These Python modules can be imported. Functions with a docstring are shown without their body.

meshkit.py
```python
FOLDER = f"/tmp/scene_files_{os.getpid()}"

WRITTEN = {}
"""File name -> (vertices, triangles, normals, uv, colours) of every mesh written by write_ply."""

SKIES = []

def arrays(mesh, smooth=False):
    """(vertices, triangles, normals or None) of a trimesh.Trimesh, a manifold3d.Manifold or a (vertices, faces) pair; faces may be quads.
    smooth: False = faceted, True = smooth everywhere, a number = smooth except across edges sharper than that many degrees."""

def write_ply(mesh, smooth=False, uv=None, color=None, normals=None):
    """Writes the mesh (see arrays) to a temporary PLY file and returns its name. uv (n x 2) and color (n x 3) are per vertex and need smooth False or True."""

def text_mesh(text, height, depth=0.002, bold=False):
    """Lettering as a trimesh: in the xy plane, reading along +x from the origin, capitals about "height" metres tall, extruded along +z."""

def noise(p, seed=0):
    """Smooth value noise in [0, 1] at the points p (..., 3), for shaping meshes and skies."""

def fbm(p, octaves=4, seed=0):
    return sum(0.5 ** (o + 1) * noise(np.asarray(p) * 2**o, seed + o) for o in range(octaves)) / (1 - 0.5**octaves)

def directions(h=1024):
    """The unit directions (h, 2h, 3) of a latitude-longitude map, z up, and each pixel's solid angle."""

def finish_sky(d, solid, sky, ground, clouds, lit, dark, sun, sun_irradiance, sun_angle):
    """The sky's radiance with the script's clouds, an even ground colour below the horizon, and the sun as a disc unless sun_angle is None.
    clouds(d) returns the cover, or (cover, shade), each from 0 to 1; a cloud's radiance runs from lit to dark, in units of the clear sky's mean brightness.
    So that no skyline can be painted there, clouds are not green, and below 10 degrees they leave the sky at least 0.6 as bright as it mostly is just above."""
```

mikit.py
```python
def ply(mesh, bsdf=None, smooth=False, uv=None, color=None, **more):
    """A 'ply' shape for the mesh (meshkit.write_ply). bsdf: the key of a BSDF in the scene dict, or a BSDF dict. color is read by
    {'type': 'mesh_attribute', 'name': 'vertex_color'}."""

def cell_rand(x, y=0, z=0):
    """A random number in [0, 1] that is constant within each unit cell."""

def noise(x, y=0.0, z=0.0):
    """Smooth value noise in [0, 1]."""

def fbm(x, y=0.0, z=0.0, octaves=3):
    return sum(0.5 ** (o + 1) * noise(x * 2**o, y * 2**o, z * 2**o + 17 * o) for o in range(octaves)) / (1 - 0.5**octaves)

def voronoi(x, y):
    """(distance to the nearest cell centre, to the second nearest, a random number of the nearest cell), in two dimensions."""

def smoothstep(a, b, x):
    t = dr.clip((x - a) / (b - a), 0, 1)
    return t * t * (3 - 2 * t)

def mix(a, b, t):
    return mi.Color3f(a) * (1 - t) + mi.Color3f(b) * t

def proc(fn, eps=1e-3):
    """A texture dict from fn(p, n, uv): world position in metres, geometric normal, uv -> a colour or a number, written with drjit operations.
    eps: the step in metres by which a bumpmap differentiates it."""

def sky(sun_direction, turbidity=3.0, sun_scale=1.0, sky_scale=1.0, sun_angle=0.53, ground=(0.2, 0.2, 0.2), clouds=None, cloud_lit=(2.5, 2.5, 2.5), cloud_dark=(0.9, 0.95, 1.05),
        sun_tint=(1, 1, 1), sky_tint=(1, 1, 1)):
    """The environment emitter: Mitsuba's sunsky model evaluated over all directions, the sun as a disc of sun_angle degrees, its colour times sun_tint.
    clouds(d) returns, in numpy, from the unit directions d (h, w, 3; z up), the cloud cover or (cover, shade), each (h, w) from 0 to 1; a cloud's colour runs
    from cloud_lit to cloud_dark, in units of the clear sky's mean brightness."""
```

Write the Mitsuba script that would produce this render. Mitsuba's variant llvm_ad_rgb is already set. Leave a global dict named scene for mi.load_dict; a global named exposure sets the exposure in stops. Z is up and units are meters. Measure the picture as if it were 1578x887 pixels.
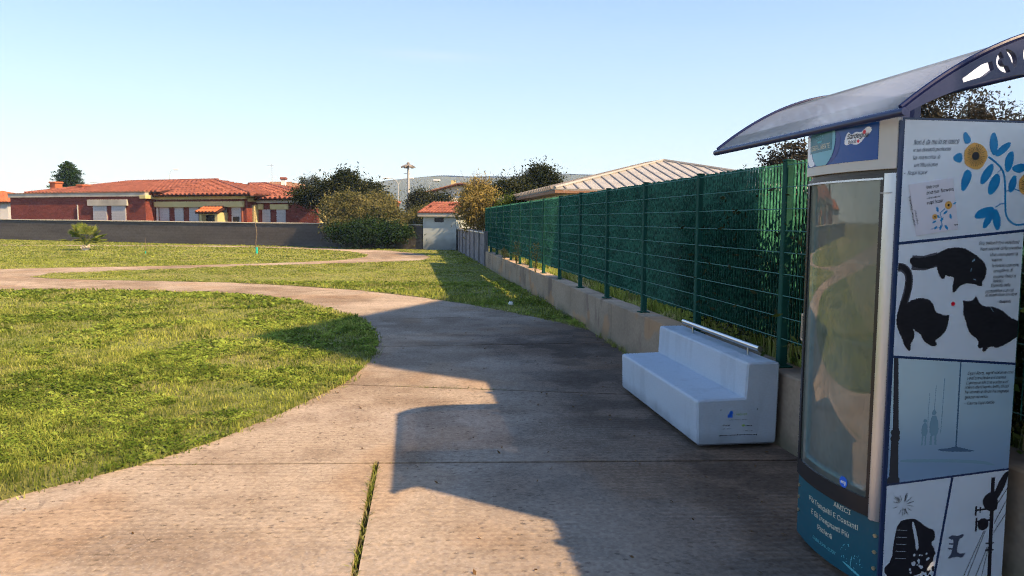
import math, numpy as np, trimesh, shapely, drjit as dr
import mitsuba as mi, mikit, meshkit
from mikit import proc, noise, fbm, voronoi, smoothstep, mix, cell_rand
from shapely.geometry import Polygon, LineString, box as sbox, Point
from shapely.ops import unary_union
T = mi.ScalarTransform4f
RNG = np.random.default_rng(7)

# ------------------------------------------------------------------ camera, sky, sun, exposure
scene = {'type': 'scene'}
labels = {}
EYE = np.array([0, 0, 1.56])
FW = np.array([0.0, 0.99613854, -0.08779526]); UP = np.array([-0.00610861, 0.08779362, 0.99611995])
scene['camera'] = {'type': 'perspective', 'fov': 67.54, 'fov_axis': 'x', 'near_clip': 0.05, 'far_clip': 9000.0,
                   'to_world': T().look_at(origin=EYE.tolist(), target=(EYE + FW).tolist(), up=UP.tolist())}
SUN = np.array([0.662, -0.430, 0.614])


def wisps(d):
    az = np.degrees(np.arctan2(d[..., 0], d[..., 1])); el = np.degrees(np.arcsin(np.clip(d[..., 2], -1, 1)))
    streak = np.exp(-((az + 6.0) / 4.0) ** 2 - ((el - 11.6 + 0.02 * az) / 0.28) ** 2) * 0.16
    n = meshkit.fbm(np.stack([az * 0.05, el * 0.35, az * 0], -1), 4, 3)
    veil = np.clip((n - 0.5) * 1.2, 0, 1) * 0.10 * np.exp(-((el - 14) / 14) ** 2)
    low = 0.46 * np.exp(-np.clip(el, 0, 90) / 11.0)
    return np.clip(streak + veil + low, 0, 1)


scene['sky'] = mikit.sky(SUN.tolist(), turbidity=3.0, sun_scale=0.83, sun_tint=(1.0, 0.88, 0.70), sky_tint=(1.0, 0.98, 1.07), ground=(0.16, 0.17, 0.12), clouds=wisps,
                         cloud_lit=(1.55, 1.62, 1.72))
exposure = 2.84

# ------------------------------------------------------------------ materials


def rgb(c):
    return {'type': 'rgb', 'value': list(c)}


def tex(fn, eps=1e-3):
    return proc(fn, eps)


def mat(key, color, rough=0.6, spec=0.5, metal=0.0, bump=None, bump_eps=2e-3, two=True, **more):
    b = {'type': 'principled', 'base_color': color if isinstance(color, dict) else rgb(color), 'roughness': rough, 'specular': spec, 'metallic': metal, **more}
    if bump is not None:
        b = {'type': 'bumpmap', 'arbitrary': proc(bump, bump_eps), 'scale': 1.0, 'bsdf': b}
    scene[key] = {'type': 'twosided', 'bsdf': b} if two else b


def vary(c, amt, f, warp=1.0):
    c = tuple(c)
    return tex(lambda p, n, uv: mi.Color3f(*c) * (1 + amt * (2 * fbm(p.x * f + 3.1, p.y * f, p.z * f * warp, 4) - 1)))


def concrete_path(p, n, uv):
    big = fbm(p.x * 0.55 + 5, p.y * 0.55, 2, 4)
    med = fbm(p.x * 3.1, p.y * 3.4, 7, 5)
    fine = fbm(p.x * 55, p.y * 55, 1, 3)
    c = mix((0.215, 0.163, 0.119), (0.345, 0.283, 0.222), smoothstep(0.3, 0.66, 0.55 * big + 0.45 * med))
    c = c * (0.68 + 0.64 * fine)
    d1, d2, r = voronoi(p.x * 16, p.y * 22)
    pit = (1 - smoothstep(0.12, 0.30, d1)) * smoothstep(0.60, 0.78, r) * smoothstep(0.36, 0.56, fbm(p.x * 1.5, p.y * 1.5, 11, 3))
    c = c * (1 - 0.42 * pit)
    e1, e2, q = voronoi(p.x * 48 + 9, p.y * 60)
    grit = (1 - smoothstep(0.15, 0.36, e1)) * smoothstep(0.55, 0.8, q)
    c = mix(c, mi.Color3f(0.46, 0.41, 0.35), 0.35 * grit)
    # brown shade tone painted in beside wall and bench, with mossy blotches
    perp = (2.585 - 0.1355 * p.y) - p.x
    shade_band = smoothstep(2.5, 0.7, perp + 1.3 * (fbm(p.x * 1.1, p.y * 0.9, 4, 4) - 0.5)) * smoothstep(14, 10, p.y)
    shade_stain = mix(mi.Color3f(0.068, 0.047, 0.035), mi.Color3f(0.155, 0.108, 0.078), smoothstep(0.35, 0.62, fbm(p.x * 3.1, p.y * 3.6, 3, 5)))
    c = mix(c, shade_stain * (0.7 + 0.6 * fine), 0.82 * shade_band)
    w = p.y - 0.045 * p.x + 0.012 * noise(p.x * 1.7, p.y * 2)
    groove = smoothstep(0.2, -0.7, dr.sin(w * (2 * math.pi / 0.058))) * smoothstep(0.25, 0.55, fbm(p.x * 0.8, p.y * 1.2, 5, 3)) * smoothstep(0.3, 0.6, fbm(p.x * 7, p.y * 30, 2, 3))
    c = c * (1 - 0.13 * groove)
    k = fbm(p.x * 0.9 + 2 * noise(p.x * 3, p.y * 3), p.y * 0.8, 21, 5)
    crack = smoothstep(0.0045, 0.0015, dr.abs(k - 0.5)) * smoothstep(0.5, 0.62, noise(p.x * 0.7 + 3, p.y * 0.6))
    c = c * (1 - 0.25 * crack)
    red = smoothstep(0.55, 0.70, fbm(p.x * 1.3 + 20, p.y * 1.1 + 4, 9, 3))
    return mix(c, c * mi.Color3f(1.0, 0.88, 0.76), 0.6 * red)


def concrete_bump(p, n, uv):
    w = p.y - 0.045 * p.x + 0.012 * noise(p.x * 1.7, p.y * 2)
    ribs = dr.sin(w * (2 * math.pi / 0.058)) * 0.0046 * smoothstep(0.22, 0.5, fbm(p.x * 0.8, p.y * 1.2, 5, 3))
    d1, d2, r = voronoi(p.x * 16, p.y * 22)
    pit = (1 - smoothstep(0.12, 0.30, d1)) * smoothstep(0.60, 0.78, r)
    return ribs - 0.006 * pit + 0.0055 * fbm(p.x * 30, p.y * 30, 0, 3) + 0.0022 * fbm(p.x * 95, p.y * 95, 5, 2)


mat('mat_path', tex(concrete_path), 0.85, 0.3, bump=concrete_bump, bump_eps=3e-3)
mat('mat_joint_soil', (0.03, 0.024, 0.016), 0.95, 0.1)
mat('mat_lawn_soil', tex(lambda p, n, uv: mix((0.10, 0.135, 0.03), (0.20, 0.175, 0.075), fbm(p.x * 1.3, p.y * 1.3, 0, 4)) * (0.6 + 0.8 * fbm(p.x * 40, p.y * 40, 0, 3))), 0.95, 0.1)
mat('mat_field', tex(lambda p, n, uv: mix((0.07, 0.09, 0.025), (0.17, 0.14, 0.06), fbm(p.x * 0.25, p.y * 0.25, 0, 5))), 0.95, 0.1)


def wall_conc(p, n, uv):
    s = p.y
    streak = fbm(s * 5.5, 1, p.z * 0.9, 4)
    c = mix((0.23, 0.172, 0.118), (0.36, 0.285, 0.205), fbm(s * 1.4, p.x, p.z * 3, 4)) * (0.8 + 0.4 * fbm(p.x * 40, p.y * 40, p.z * 40, 3))
    run = smoothstep(0.44, 0.62, streak) * smoothstep(0.0, 0.25, p.z)
    c = mix(c, mi.Color3f(0.13, 0.10, 0.08), 0.75 * run * smoothstep(0.4, 0.6, fbm(s * 1.1, 8, 0, 3)))
    rust = smoothstep(0.60, 0.70, fbm(s * 2.2 + 30, 3, p.z * 2, 3))
    c = mix(c, mi.Color3f(0.40, 0.22, 0.10), 0.55 * rust)
    return mix(c, mi.Color3f(0.12, 0.125, 0.08), 0.6 * smoothstep(0.16, 0.0, p.z + 0.12 * (noise(s * 6) - 0.5)))


mat('mat_wall_concrete', tex(wall_conc), 0.9, 0.2, bump=lambda p, n, uv: 0.004 * fbm(p.x * 18, p.y * 18, p.z * 18, 4), bump_eps=3e-3)


def far_wall(p, n, uv):
    s = p.x * 0.9135 - p.y * 0.4067
    course = dr.abs(p.z * 5 - dr.round(p.z * 5))
    j = 1 - smoothstep(0.02, 0.08, course)
    c = mix((0.066, 0.061, 0.058), (0.122, 0.113, 0.106), fbm(s * 0.35, 2, p.z * 1.6, 5))
    return c * (0.8 + 0.4 * fbm(s * 9, 1, p.z * 9, 3)) * (1 - 0.18 * j)


mat('mat_boundary', tex(far_wall), 0.95, 0.15)
mat('mat_coping', vary((0.52, 0.46, 0.36), 0.3, 1.5), 0.9, 0.2)
mat('mat_prefab', tex(lambda p, n, uv: mix((0.13, 0.125, 0.13), (0.24, 0.225, 0.22), fbm(p.y * 1.5, p.x * 2, p.z * 1.2, 5)) * (0.75 + 0.5 * fbm(p.x * 14, p.y * 14, p.z * 4, 3))), 0.9, 0.2)


def brick(p, n, uv):
    s = dr.select(dr.abs(n.x) > dr.abs(n.y), p.y, p.x * 0.9135 - p.y * 0.4067)
    row = p.z / 0.075
    k = cell_rand(dr.floor(s / 0.25 + 0.5 * (dr.floor(row) - 2 * dr.floor(row * 0.5))), dr.floor(row))
    j = 1 - smoothstep(0.05, 0.14, dr.abs(row - dr.round(row)))
    c = mix((0.145, 0.034, 0.028), (0.215, 0.054, 0.040), k) * (0.85 + 0.3 * fbm(s * 0.6, 3, p.z * 0.8, 4))
    return mix(c, mi.Color3f(0.22, 0.12, 0.09), 0.5 * j)


mat('mat_brick', tex(brick), 0.9, 0.2)
mat('mat_cream', vary((0.55, 0.47, 0.23), 0.15, 1.2), 0.85, 0.2)
mat('mat_band', vary((0.45, 0.42, 0.36), 0.45, 1.1), 0.9, 0.2)
mat('mat_shutter', tex(lambda p, n, uv: mi.Color3f(0.48, 0.46, 0.46) * (1 - 0.22 * (1 - smoothstep(0.1, 0.3, dr.abs(p.z * 20 - dr.round(p.z * 20)))))), 0.6, 0.4)
mat('mat_dark', (0.02, 0.02, 0.022), 0.5, 0.4)
mat('mat_tile', tex(lambda p, n, uv: mix((0.165, 0.052, 0.037), (0.32, 0.122, 0.082), fbm(p.x * 2.1, p.y * 2.1, p.z * 2, 4)) * (0.8 + 0.4 * cell_rand(dr.floor(p.x * 4), dr.floor(p.y * 4)))), 0.85, 0.25)
mat('mat_tile_shade', (0.055, 0.022, 0.018), 0.9, 0.2)  # dark deck colour paints in the shade between the tile rows
mat('mat_tile_orange', vary((0.42, 0.135, 0.06), 0.25, 1.7), 0.85, 0.25)
mat('mat_tile_brown', vary((0.26, 0.15, 0.10), 0.35, 0.9), 0.9, 0.2)
mat('mat_tile_grey', vary((0.22, 0.20, 0.18), 0.4, 1.2), 0.9, 0.2)
mat('mat_plaster', tex(lambda p, n, uv: mix((0.33, 0.375, 0.37), (0.44, 0.485, 0.475), fbm(p.x * 1.2, p.y, p.z * 1.4, 4)) * (1 - 0.45 * smoothstep(0.75, 0.1, p.z + 0.7 * (fbm(p.x * 1.7, 5, p.z, 3) - 0.5)))), 0.9, 0.2)
mat('mat_white_wall', vary((0.72, 0.70, 0.66), 0.15, 0.6), 0.9, 0.2)
mat('mat_grey_wall', vary((0.42, 0.42, 0.43), 0.2, 0.6), 0.9, 0.2)
mat('mat_sheet_roof', tex(lambda p, n, uv: mix((0.30, 0.285, 0.26), (0.40, 0.385, 0.36), fbm(p.x * 0.7, p.y * 2.2, 0, 4))), 0.5, 0.4)
mat('mat_trunk', tex(lambda p, n, uv: mix((0.10, 0.075, 0.05), (0.22, 0.17, 0.12), fbm(p.x * 14, p.y * 14, p.z * 3, 4))), 0.95, 0.1)
mat('mat_steel_post', vary((0.42, 0.42, 0.40), 0.15, 2), 0.55, 0.5)
mat('mat_lamp_white', (0.75, 0.75, 0.74), 0.4, 0.5)
mat('mat_green_metal', vary((0.008, 0.065, 0.046), 0.3, 6), 0.75, 0.2)


def slat_col(p, n, uv):
    a = fbm(p.y * 34, p.x * 34, p.z * 34, 3)
    b = fbm(p.y * 3, p.x * 3, p.z * 5, 3)
    return mix((0.010, 0.070, 0.048), (0.050, 0.22, 0.15), smoothstep(0.30, 0.72, 0.7 * a + 0.3 * b))


mat('mat_slat', tex(slat_col), 0.8, 0.2)
mat('mat_wire', (0.04, 0.15, 0.115), 0.45, 0.5)
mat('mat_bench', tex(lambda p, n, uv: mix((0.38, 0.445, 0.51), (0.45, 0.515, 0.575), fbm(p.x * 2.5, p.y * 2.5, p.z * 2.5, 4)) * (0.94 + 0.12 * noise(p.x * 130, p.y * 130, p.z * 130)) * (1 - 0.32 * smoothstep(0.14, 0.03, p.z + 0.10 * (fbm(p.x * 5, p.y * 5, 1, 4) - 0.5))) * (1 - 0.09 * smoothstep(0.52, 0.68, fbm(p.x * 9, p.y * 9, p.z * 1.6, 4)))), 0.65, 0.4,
    bump=lambda p, n, uv: 0.0009 * fbm(p.x * 90, p.y * 90, p.z * 90, 2), bump_eps=2e-3)
mat('mat_chrome', (0.68, 0.68, 0.68), 0.22, 0.5, metal=1.0)
mat('mat_alu', tex(lambda p, n, uv: mi.Color3f(0.56, 0.60, 0.66) * (0.88 + 0.24 * fbm(p.x * 3, p.y * 60, p.z * 3, 3))), 0.30, 0.5, metal=0.92)
mat('mat_cabinet', vary((0.52, 0.51, 0.45), 0.10, 3), 0.5, 0.45)
mat('mat_inner', vary((0.16, 0.18, 0.16), 0.15, 3), 0.6, 0.4)
mat('mat_black', (0.014, 0.014, 0.017), 0.32, 0.5)
mat('mat_board', tex(lambda p, n, uv: mi.Color3f(0.64, 0.675, 0.70) * (0.96 + 0.08 * fbm(p.x * 4, p.y * 4, p.z * 4, 3))), 0.38, 0.5)
mat('mat_navy', (0.012, 0.03, 0.09), 0.4, 0.5)
mat('mat_canopy_blue', (0.006, 0.011, 0.065), 0.32, 0.5)
mat('mat_print_blue', (0.002, 0.055, 0.25), 0.35, 0.5)
mat('mat_print_darkblue', (0.006, 0.03, 0.19), 0.35, 0.5)
mat('mat_print_teal', (0.012, 0.13, 0.17), 0.35, 0.5)
mat('mat_print_lightteal', (0.13, 0.37, 0.44), 0.35, 0.5)
mat('mat_print_white', (0.74, 0.76, 0.78), 0.4, 0.5)
mat('mat_bottom_teal', tex(lambda p, n, uv: mix((0.005, 0.07, 0.105), (0.008, 0.095, 0.13), fbm(p.x * 5, p.y * 5, p.z * 5, 3))), 0.4, 0.5)
mat('mat_letter_cream', (0.62, 0.58, 0.44), 0.5, 0.4)
mat('mat_letter_teal', (0.10, 0.42, 0.46), 0.5, 0.4)
mat('mat_ink', (0.012, 0.011, 0.016), 0.5, 0.4)
mat('mat_fur', tex(lambda p, n, uv: mi.Color3f(0.010, 0.008, 0.011) * (0.6 + 1.1 * fbm(p.x * 60, p.y * 60, p.z * 110, 3))), 0.5, 0.4)
mat('mat_fur_soft', (0.075, 0.072, 0.085), 0.5, 0.4)
mat('mat_hand', (0.06, 0.075, 0.11), 0.5, 0.4)
mat('mat_leafblue', tex(lambda p, n, uv: mix((0.006, 0.15, 0.36), (0.012, 0.24, 0.47), fbm(p.x * 30, p.y * 5, p.z * 30, 2))), 0.4, 0.5)
mat('mat_petal', (0.60, 0.32, 0.075), 0.45, 0.4)
mat('mat_cover', (0.62, 0.59, 0.62), 0.5, 0.4)
mat('mat_red', (0.62, 0.01, 0.03), 0.4, 0.5)
mat('mat_fog', tex(lambda p, n, uv: mix(mix((0.22, 0.33, 0.46), (0.38, 0.51, 0.57), smoothstep(0.53, 0.82, p.z + 0.10 * (fbm(p.x * 3, p.y * 3, p.z * 5, 3) - 0.5))), (0.52, 0.63, 0.63),
                                        smoothstep(2.05, 1.62, p.x) * smoothstep(0.62, 0.95, p.z))), 0.38, 0.5)
mat('mat_fogfig', (0.20, 0.33, 0.40), 0.4, 0.5)
mat('mat_fogdark', (0.075, 0.14, 0.22), 0.4, 0.5)
mat('mat_post_print', (0.035, 0.035, 0.042), 0.4, 0.5)
mat('mat_badge_blue', (0.01, 0.12, 0.62), 0.4, 0.5)
mat('mat_badge_green', (0.22, 0.42, 0.05), 0.4, 0.5)
mat('mat_brass', (0.62, 0.52, 0.32), 0.35, 0.5, metal=0.8)
mat('mat_handle', (0.50, 0.42, 0.30), 0.4, 0.5)
mat('mat_guard', (0.02, 0.42, 0.36), 0.5, 0.4)
mat('mat_paper', (0.75, 0.75, 0.73), 0.7, 0.3)
mat('mat_hill', tex(lambda p, n, uv: mix((0.05, 0.065, 0.035), (0.10, 0.105, 0.06), fbm(p.x * 0.012, p.y * 0.012, p.z * 0.02, 5))), 0.95, 0.1)
scene['mat_glass'] = {'type': 'blendbsdf', 'weight': proc(lambda p, n, uv: 0.18 + 0.22 * smoothstep(0.3, 0.7, fbm(p.x * 6, p.y * 6, p.z * 2.2, 4)) + 0.16 * smoothstep(1.2, 1.7, p.z)),
                      'a': {'type': 'thindielectric', 'int_ior': 1.8, 'ext_ior': 1.0},
                      'b': {'type': 'principledthin', 'base_color': rgb((0.34, 0.41, 0.35)), 'roughness': 0.5, 'diff_trans': 0.8}}
scene['mat_canopy_sheet'] = {'type': 'blendbsdf', 'weight': 0.94, 'a': {'type': 'thindielectric', 'int_ior': 1.12, 'ext_ior': 1.0},
                             'b': {'type': 'principledthin', 'base_color': rgb((0.80, 0.88, 1.0)), 'roughness': 0.35, 'diff_trans': 1.75}}
scene['mat_canopy_clear'] = {'type': 'blendbsdf', 'weight': 0.90, 'a': {'type': 'thindielectric', 'int_ior': 1.12, 'ext_ior': 1.0},
                             'b': {'type': 'principledthin', 'base_color': rgb((0.80, 0.86, 0.97)), 'roughness': 0.35, 'diff_trans': 1.35}}


def leafmat(key, a, b, f=1.2, trans=0.55, rough=0.55):
    a, b = tuple(a), tuple(b)
    scene[key] = {'type': 'principledthin', 'base_color': tex(lambda p, n, uv: mix(a, b, smoothstep(0.25, 0.75, 0.6 * fbm(p.x * f, p.y * f, p.z * f, 3) + 0.4 * cell_rand(dr.floor(p.x * 17), dr.floor(p.y * 17), dr.floor(p.z * 17))))),
                  'roughness': rough, 'diff_trans': trans}


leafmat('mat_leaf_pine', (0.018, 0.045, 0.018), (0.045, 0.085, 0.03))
leafmat('mat_leaf_olive', (0.075, 0.085, 0.028), (0.23, 0.205, 0.085))
leafmat('mat_leaf_dark', (0.022, 0.035, 0.016), (0.06, 0.065, 0.03))
leafmat('mat_leaf_gold', (0.16, 0.135, 0.04), (0.42, 0.32, 0.11), 2.0)
leafmat('mat_leaf_green', (0.045, 0.08, 0.018), (0.12, 0.15, 0.035), 2.0)
leafmat('mat_leaf_purple', (0.022, 0.018, 0.022), (0.05, 0.035, 0.035), 1.0)
leafmat('mat_leaf_brown', (0.035, 0.035, 0.028), (0.085, 0.075, 0.055), 1.5)
leafmat('mat_palm', (0.11, 0.17, 0.03), (0.28, 0.30, 0.08), 3.0)
scene['mat_blade'] = {'type': 'principledthin', 'base_color': {'type': 'mesh_attribute', 'name': 'vertex_color'}, 'roughness': 0.6, 'diff_trans': 0.7}

# ------------------------------------------------------------------ helpers


def uniq(key):
    if key not in scene and not any(k.startswith(key + '__') for k in scene) and key not in labels:
        return key
    n = 1
    while f'{key}_{n:03d}' in scene or f'{key}_{n:03d}' in labels or any(k.startswith(f'{key}_{n:03d}__') for k in scene):
        n += 1
    return f'{key}_{n:03d}'


COUNT = {}


def sub(key):
    """The next free key of a part (counts instead of searching)."""
    n = COUNT.get(key, -1) + 1
    COUNT[key] = n
    return key if n == 0 else f'{key}_{n:03d}'


def lab(key, label=None, cat=None, group=None, kind=None):
    d = labels.setdefault(key, {})
    for k, v in (('label', label), ('category', cat), ('group', group), ('kind', kind)):
        if v:
            d[k] = v
    return key


def thing(name, label, cat, group=None):
    return lab(sub(name), label, cat, group)


def add(key, mesh, bsdf, smooth=False, color=None, kind=None, label=None):
    k = sub(key)
    scene[k] = mikit.ply(mesh, bsdf, smooth=smooth, color=color)
    if kind or label:
        lab(k, label, kind=kind)
    return k


class MB:
    """Collects triangles."""

    def __init__(self):
        self.v, self.f, self.n = [], [], 0

    def add(self, v, f=None):
        if f is None:
            v, f = np.asarray(v.vertices), np.asarray(v.faces)
        v, f = np.asarray(v, float), np.asarray(f, int)
        if f.shape[1] == 4:
            f = np.vstack([f[:, [0, 1, 2]], f[:, [0, 2, 3]]])
        self.v.append(v); self.f.append(f + self.n); self.n += len(v)
        return self

    def get(self):
        return np.vstack(self.v), np.vstack(self.f)


BF = np.array([[0, 2, 3, 1], [4, 5, 7, 6], [0, 1, 5, 4], [2, 6, 7, 3], [0, 4, 6, 2], [1, 3, 7, 5]])


def bx(x0, y0, z0, x1, y1, z1):
    v = np.array([[x, y, z] for x in (x0, x1) for y in (y0, y1) for z in (z0, z1)], float)
    return v, np.vstack([BF[:, [0, 1, 2]], BF[:, [0, 2, 3]]])[:, ::-1][:, ::-1]


def chbox(x0, y0, z0, x1, y1, z1, c=0.01):
    pts = []
    for x in (0, 1):
        for y in (0, 1):
            for z in (0, 1):
                for a in range(3):
                    q = [(x0, x1)[x], (y0, y1)[y], (z0, z1)[z]]
                    for b in range(3):
                        if b != a:
                            q[b] += c * (1 if (x, y, z)[b] == 0 else -1)
                    pts.append(q)
    h = trimesh.convex.convex_hull(np.array(pts))
    return np.array(h.vertices), np.array(h.faces)


def tube(pts, r, n=8, cap=True):
    p = np.asarray(pts, float); r = np.broadcast_to(r, (len(p),))
    t = np.gradient(p, axis=0); t /= np.linalg.norm(t, axis=1, keepdims=True) + 1e-12
    ref = np.array([0, 0, 1.0]) if abs(t[:, 2]).max() < 0.95 else np.array([1.0, 0.13, 0])
    a = np.cross(t, ref); a /= np.linalg.norm(a, axis=1, keepdims=True) + 1e-12
    b = np.cross(t, a); ang = np.arange(n) * 2 * np.pi / n
    v = p[:, None] + r[:, None, None] * (np.cos(ang)[None, :, None] * a[:, None] + np.sin(ang)[None, :, None] * b[:, None])
    f = []
    for i in range(len(p) - 1):
        for j in range(n):
            k = (j + 1) % n
            f.append([i * n + j, i * n + k, (i + 1) * n + k, (i + 1) * n + j])
    f = np.array(f); f = np.vstack([f[:, [0, 1, 2]], f[:, [0, 2, 3]]])
    v = v.reshape(-1, 3)
    if cap:
        m = len(v); v = np.vstack([v, p[:1], p[-1:]])
        e = [[m, (j + 1) % n, j] for j in range(n)] + [[m + 1, (len(p) - 1) * n + j, (len(p) - 1) * n + (j + 1) % n] for j in range(n)]
        f = np.vstack([f, e])
    return v, f


def prism(poly, z0, z1):
    """Extruded shapely polygon(s) as (v, f)."""
    m = MB()
    for g in getattr(poly, 'geoms', [poly]):
        if g.geom_type == 'Polygon' and g.area > 1e-9:
            e = trimesh.creation.extrude_polygon(g, z1 - z0, engine='earcut')
            m.add(np.asarray(e.vertices) + [0, 0, z0], e.faces)
    return m.get()


def mapv(vf, fn):
    return fn(np.asarray(vf[0], float)), vf[1]


def flat(polys, depth):
    return prism(unary_union(polys) if isinstance(polys, list) else polys, 0, depth)


def chaikin(p, n=2, closed=True):
    p = np.asarray(p, float)
    for _ in range(n):
        q = np.roll(p, -1, 0) if closed else p[1:]
        a = p if closed else p[:-1]
        r = np.empty((2 * len(a), 2)); r[0::2] = 0.75 * a + 0.25 * q; r[1::2] = 0.25 * a + 0.75 * q
        p = r if closed else np.vstack([p[:1], r, p[-1:]])
    return p


def smooth_poly(p, n=2):
    return Polygon(chaikin(p, n)).buffer(0)


# frames: along the fence (FD), out beyond it (FP)
FD = np.array([-0.1343, 0.991, 0]); FP = np.array([0.991, 0.1343, 0]); FO = np.array([2.585, 0, 0])


def fence_frame(v):
    """local (along, out, z) -> world; out = 0 is the path side of the low wall."""
    v = np.asarray(v, float)
    return FO + v[:, :1] * FD + v[:, 1:2] * FP + v[:, 2:3] * [0, 0, 1]


# house and boundary wall frame
HE = np.array([0.9135, -0.4067, 0]); HB = np.array([0.4067, 0.9135, 0]); HO = np.array([-4.7, 40.2, 0])


def house_frame(v):
    v = np.asarray(v, float)
    return HO + v[:, :1] * HE + v[:, 1:2] * HB + v[:, 2:3] * [0, 0, 1]

# ------------------------------------------------------------------ the ground: path slabs, lawns, field, hills
NEAR_LAWN = [(-2.82, 4.11), (-2.71, 4.28), (-2.58, 4.45), (-2.36, 4.74), (-2.23, 4.98), (-2.09, 5.27), (-2.0, 5.6), (-1.89, 5.95), (-1.74, 6.55), (-1.6, 7.22), (-1.57, 8.0), (-1.61, 8.83), (-1.72, 9.64), (-1.95, 10.66), (-2.27, 11.61), (-2.61, 12.31), (-3.04, 13.0), (-3.48, 13.67), (-4.04, 14.41), (-4.58, 14.98), (-5.43, 15.58), (-6.23, 15.95), (-7.15, 16.18), (-8.19, 16.34), (-9.62, 16.4), (-11.0, 16.38)]
VERGE_NEAR = [(-12.58, 20.02), (-11.83, 19.63), (-10.65, 19.3), (-8.72, 19.03), (-7.0, 18.76), (-5.18, 17.95), (-3.28, 16.82), (-1.82, 15.41), (-0.84, 14.25), (0.12, 12.8), (0.72, 11.75), (1.09, 10.98)]
VERGE_PATH2 = [(-29.21, 43.7), (-16.51, 44.37), (-10.99, 41.94), (-7.82, 40.28), (-6.22, 38.79), (-4.17, 35.3), (-3.43, 32.26), (-3.43, 30.12), (-3.69, 29.12), (-5.37, 27.59), (-7.53, 26.15), (-9.27, 24.87), (-11.38, 22.74), (-12.94, 21.48), (-12.58, 20.02)]
FAR_LAWN = [(-15.48, 23.1), (-14.07, 24.05), (-12.35, 24.7), (-10.66, 25.67), (-8.88, 26.87), (-7.6, 28.08), (-6.56, 29.5), (-6.2, 31.62), (-6.2, 32.78), (-6.67, 34.61), (-7.58, 36.6), (-8.4, 37.8), (-9.88, 39.24), (-11.66, 40.57), (-13.97, 41.62), (-15.75, 42.33), (-22.26, 42.43), (-28.21, 42.2)]
P_EDGE = [(-0.011, 1.966), (0.54, 1.97), (0.001, 0.106), (0.568, 0.532)]
P_SEP1 = [(-0.006, 1.478), (0.572, 1.532)]
P_SEP2 = [(-0.01, 1.024), (0.57, 0.98)]
P_SEP3 = [(-0.008, 0.492), (0.565, 0.533)]
P_SEPV = [(0.304, 0.509), (0.245, 0.08)]
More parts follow.
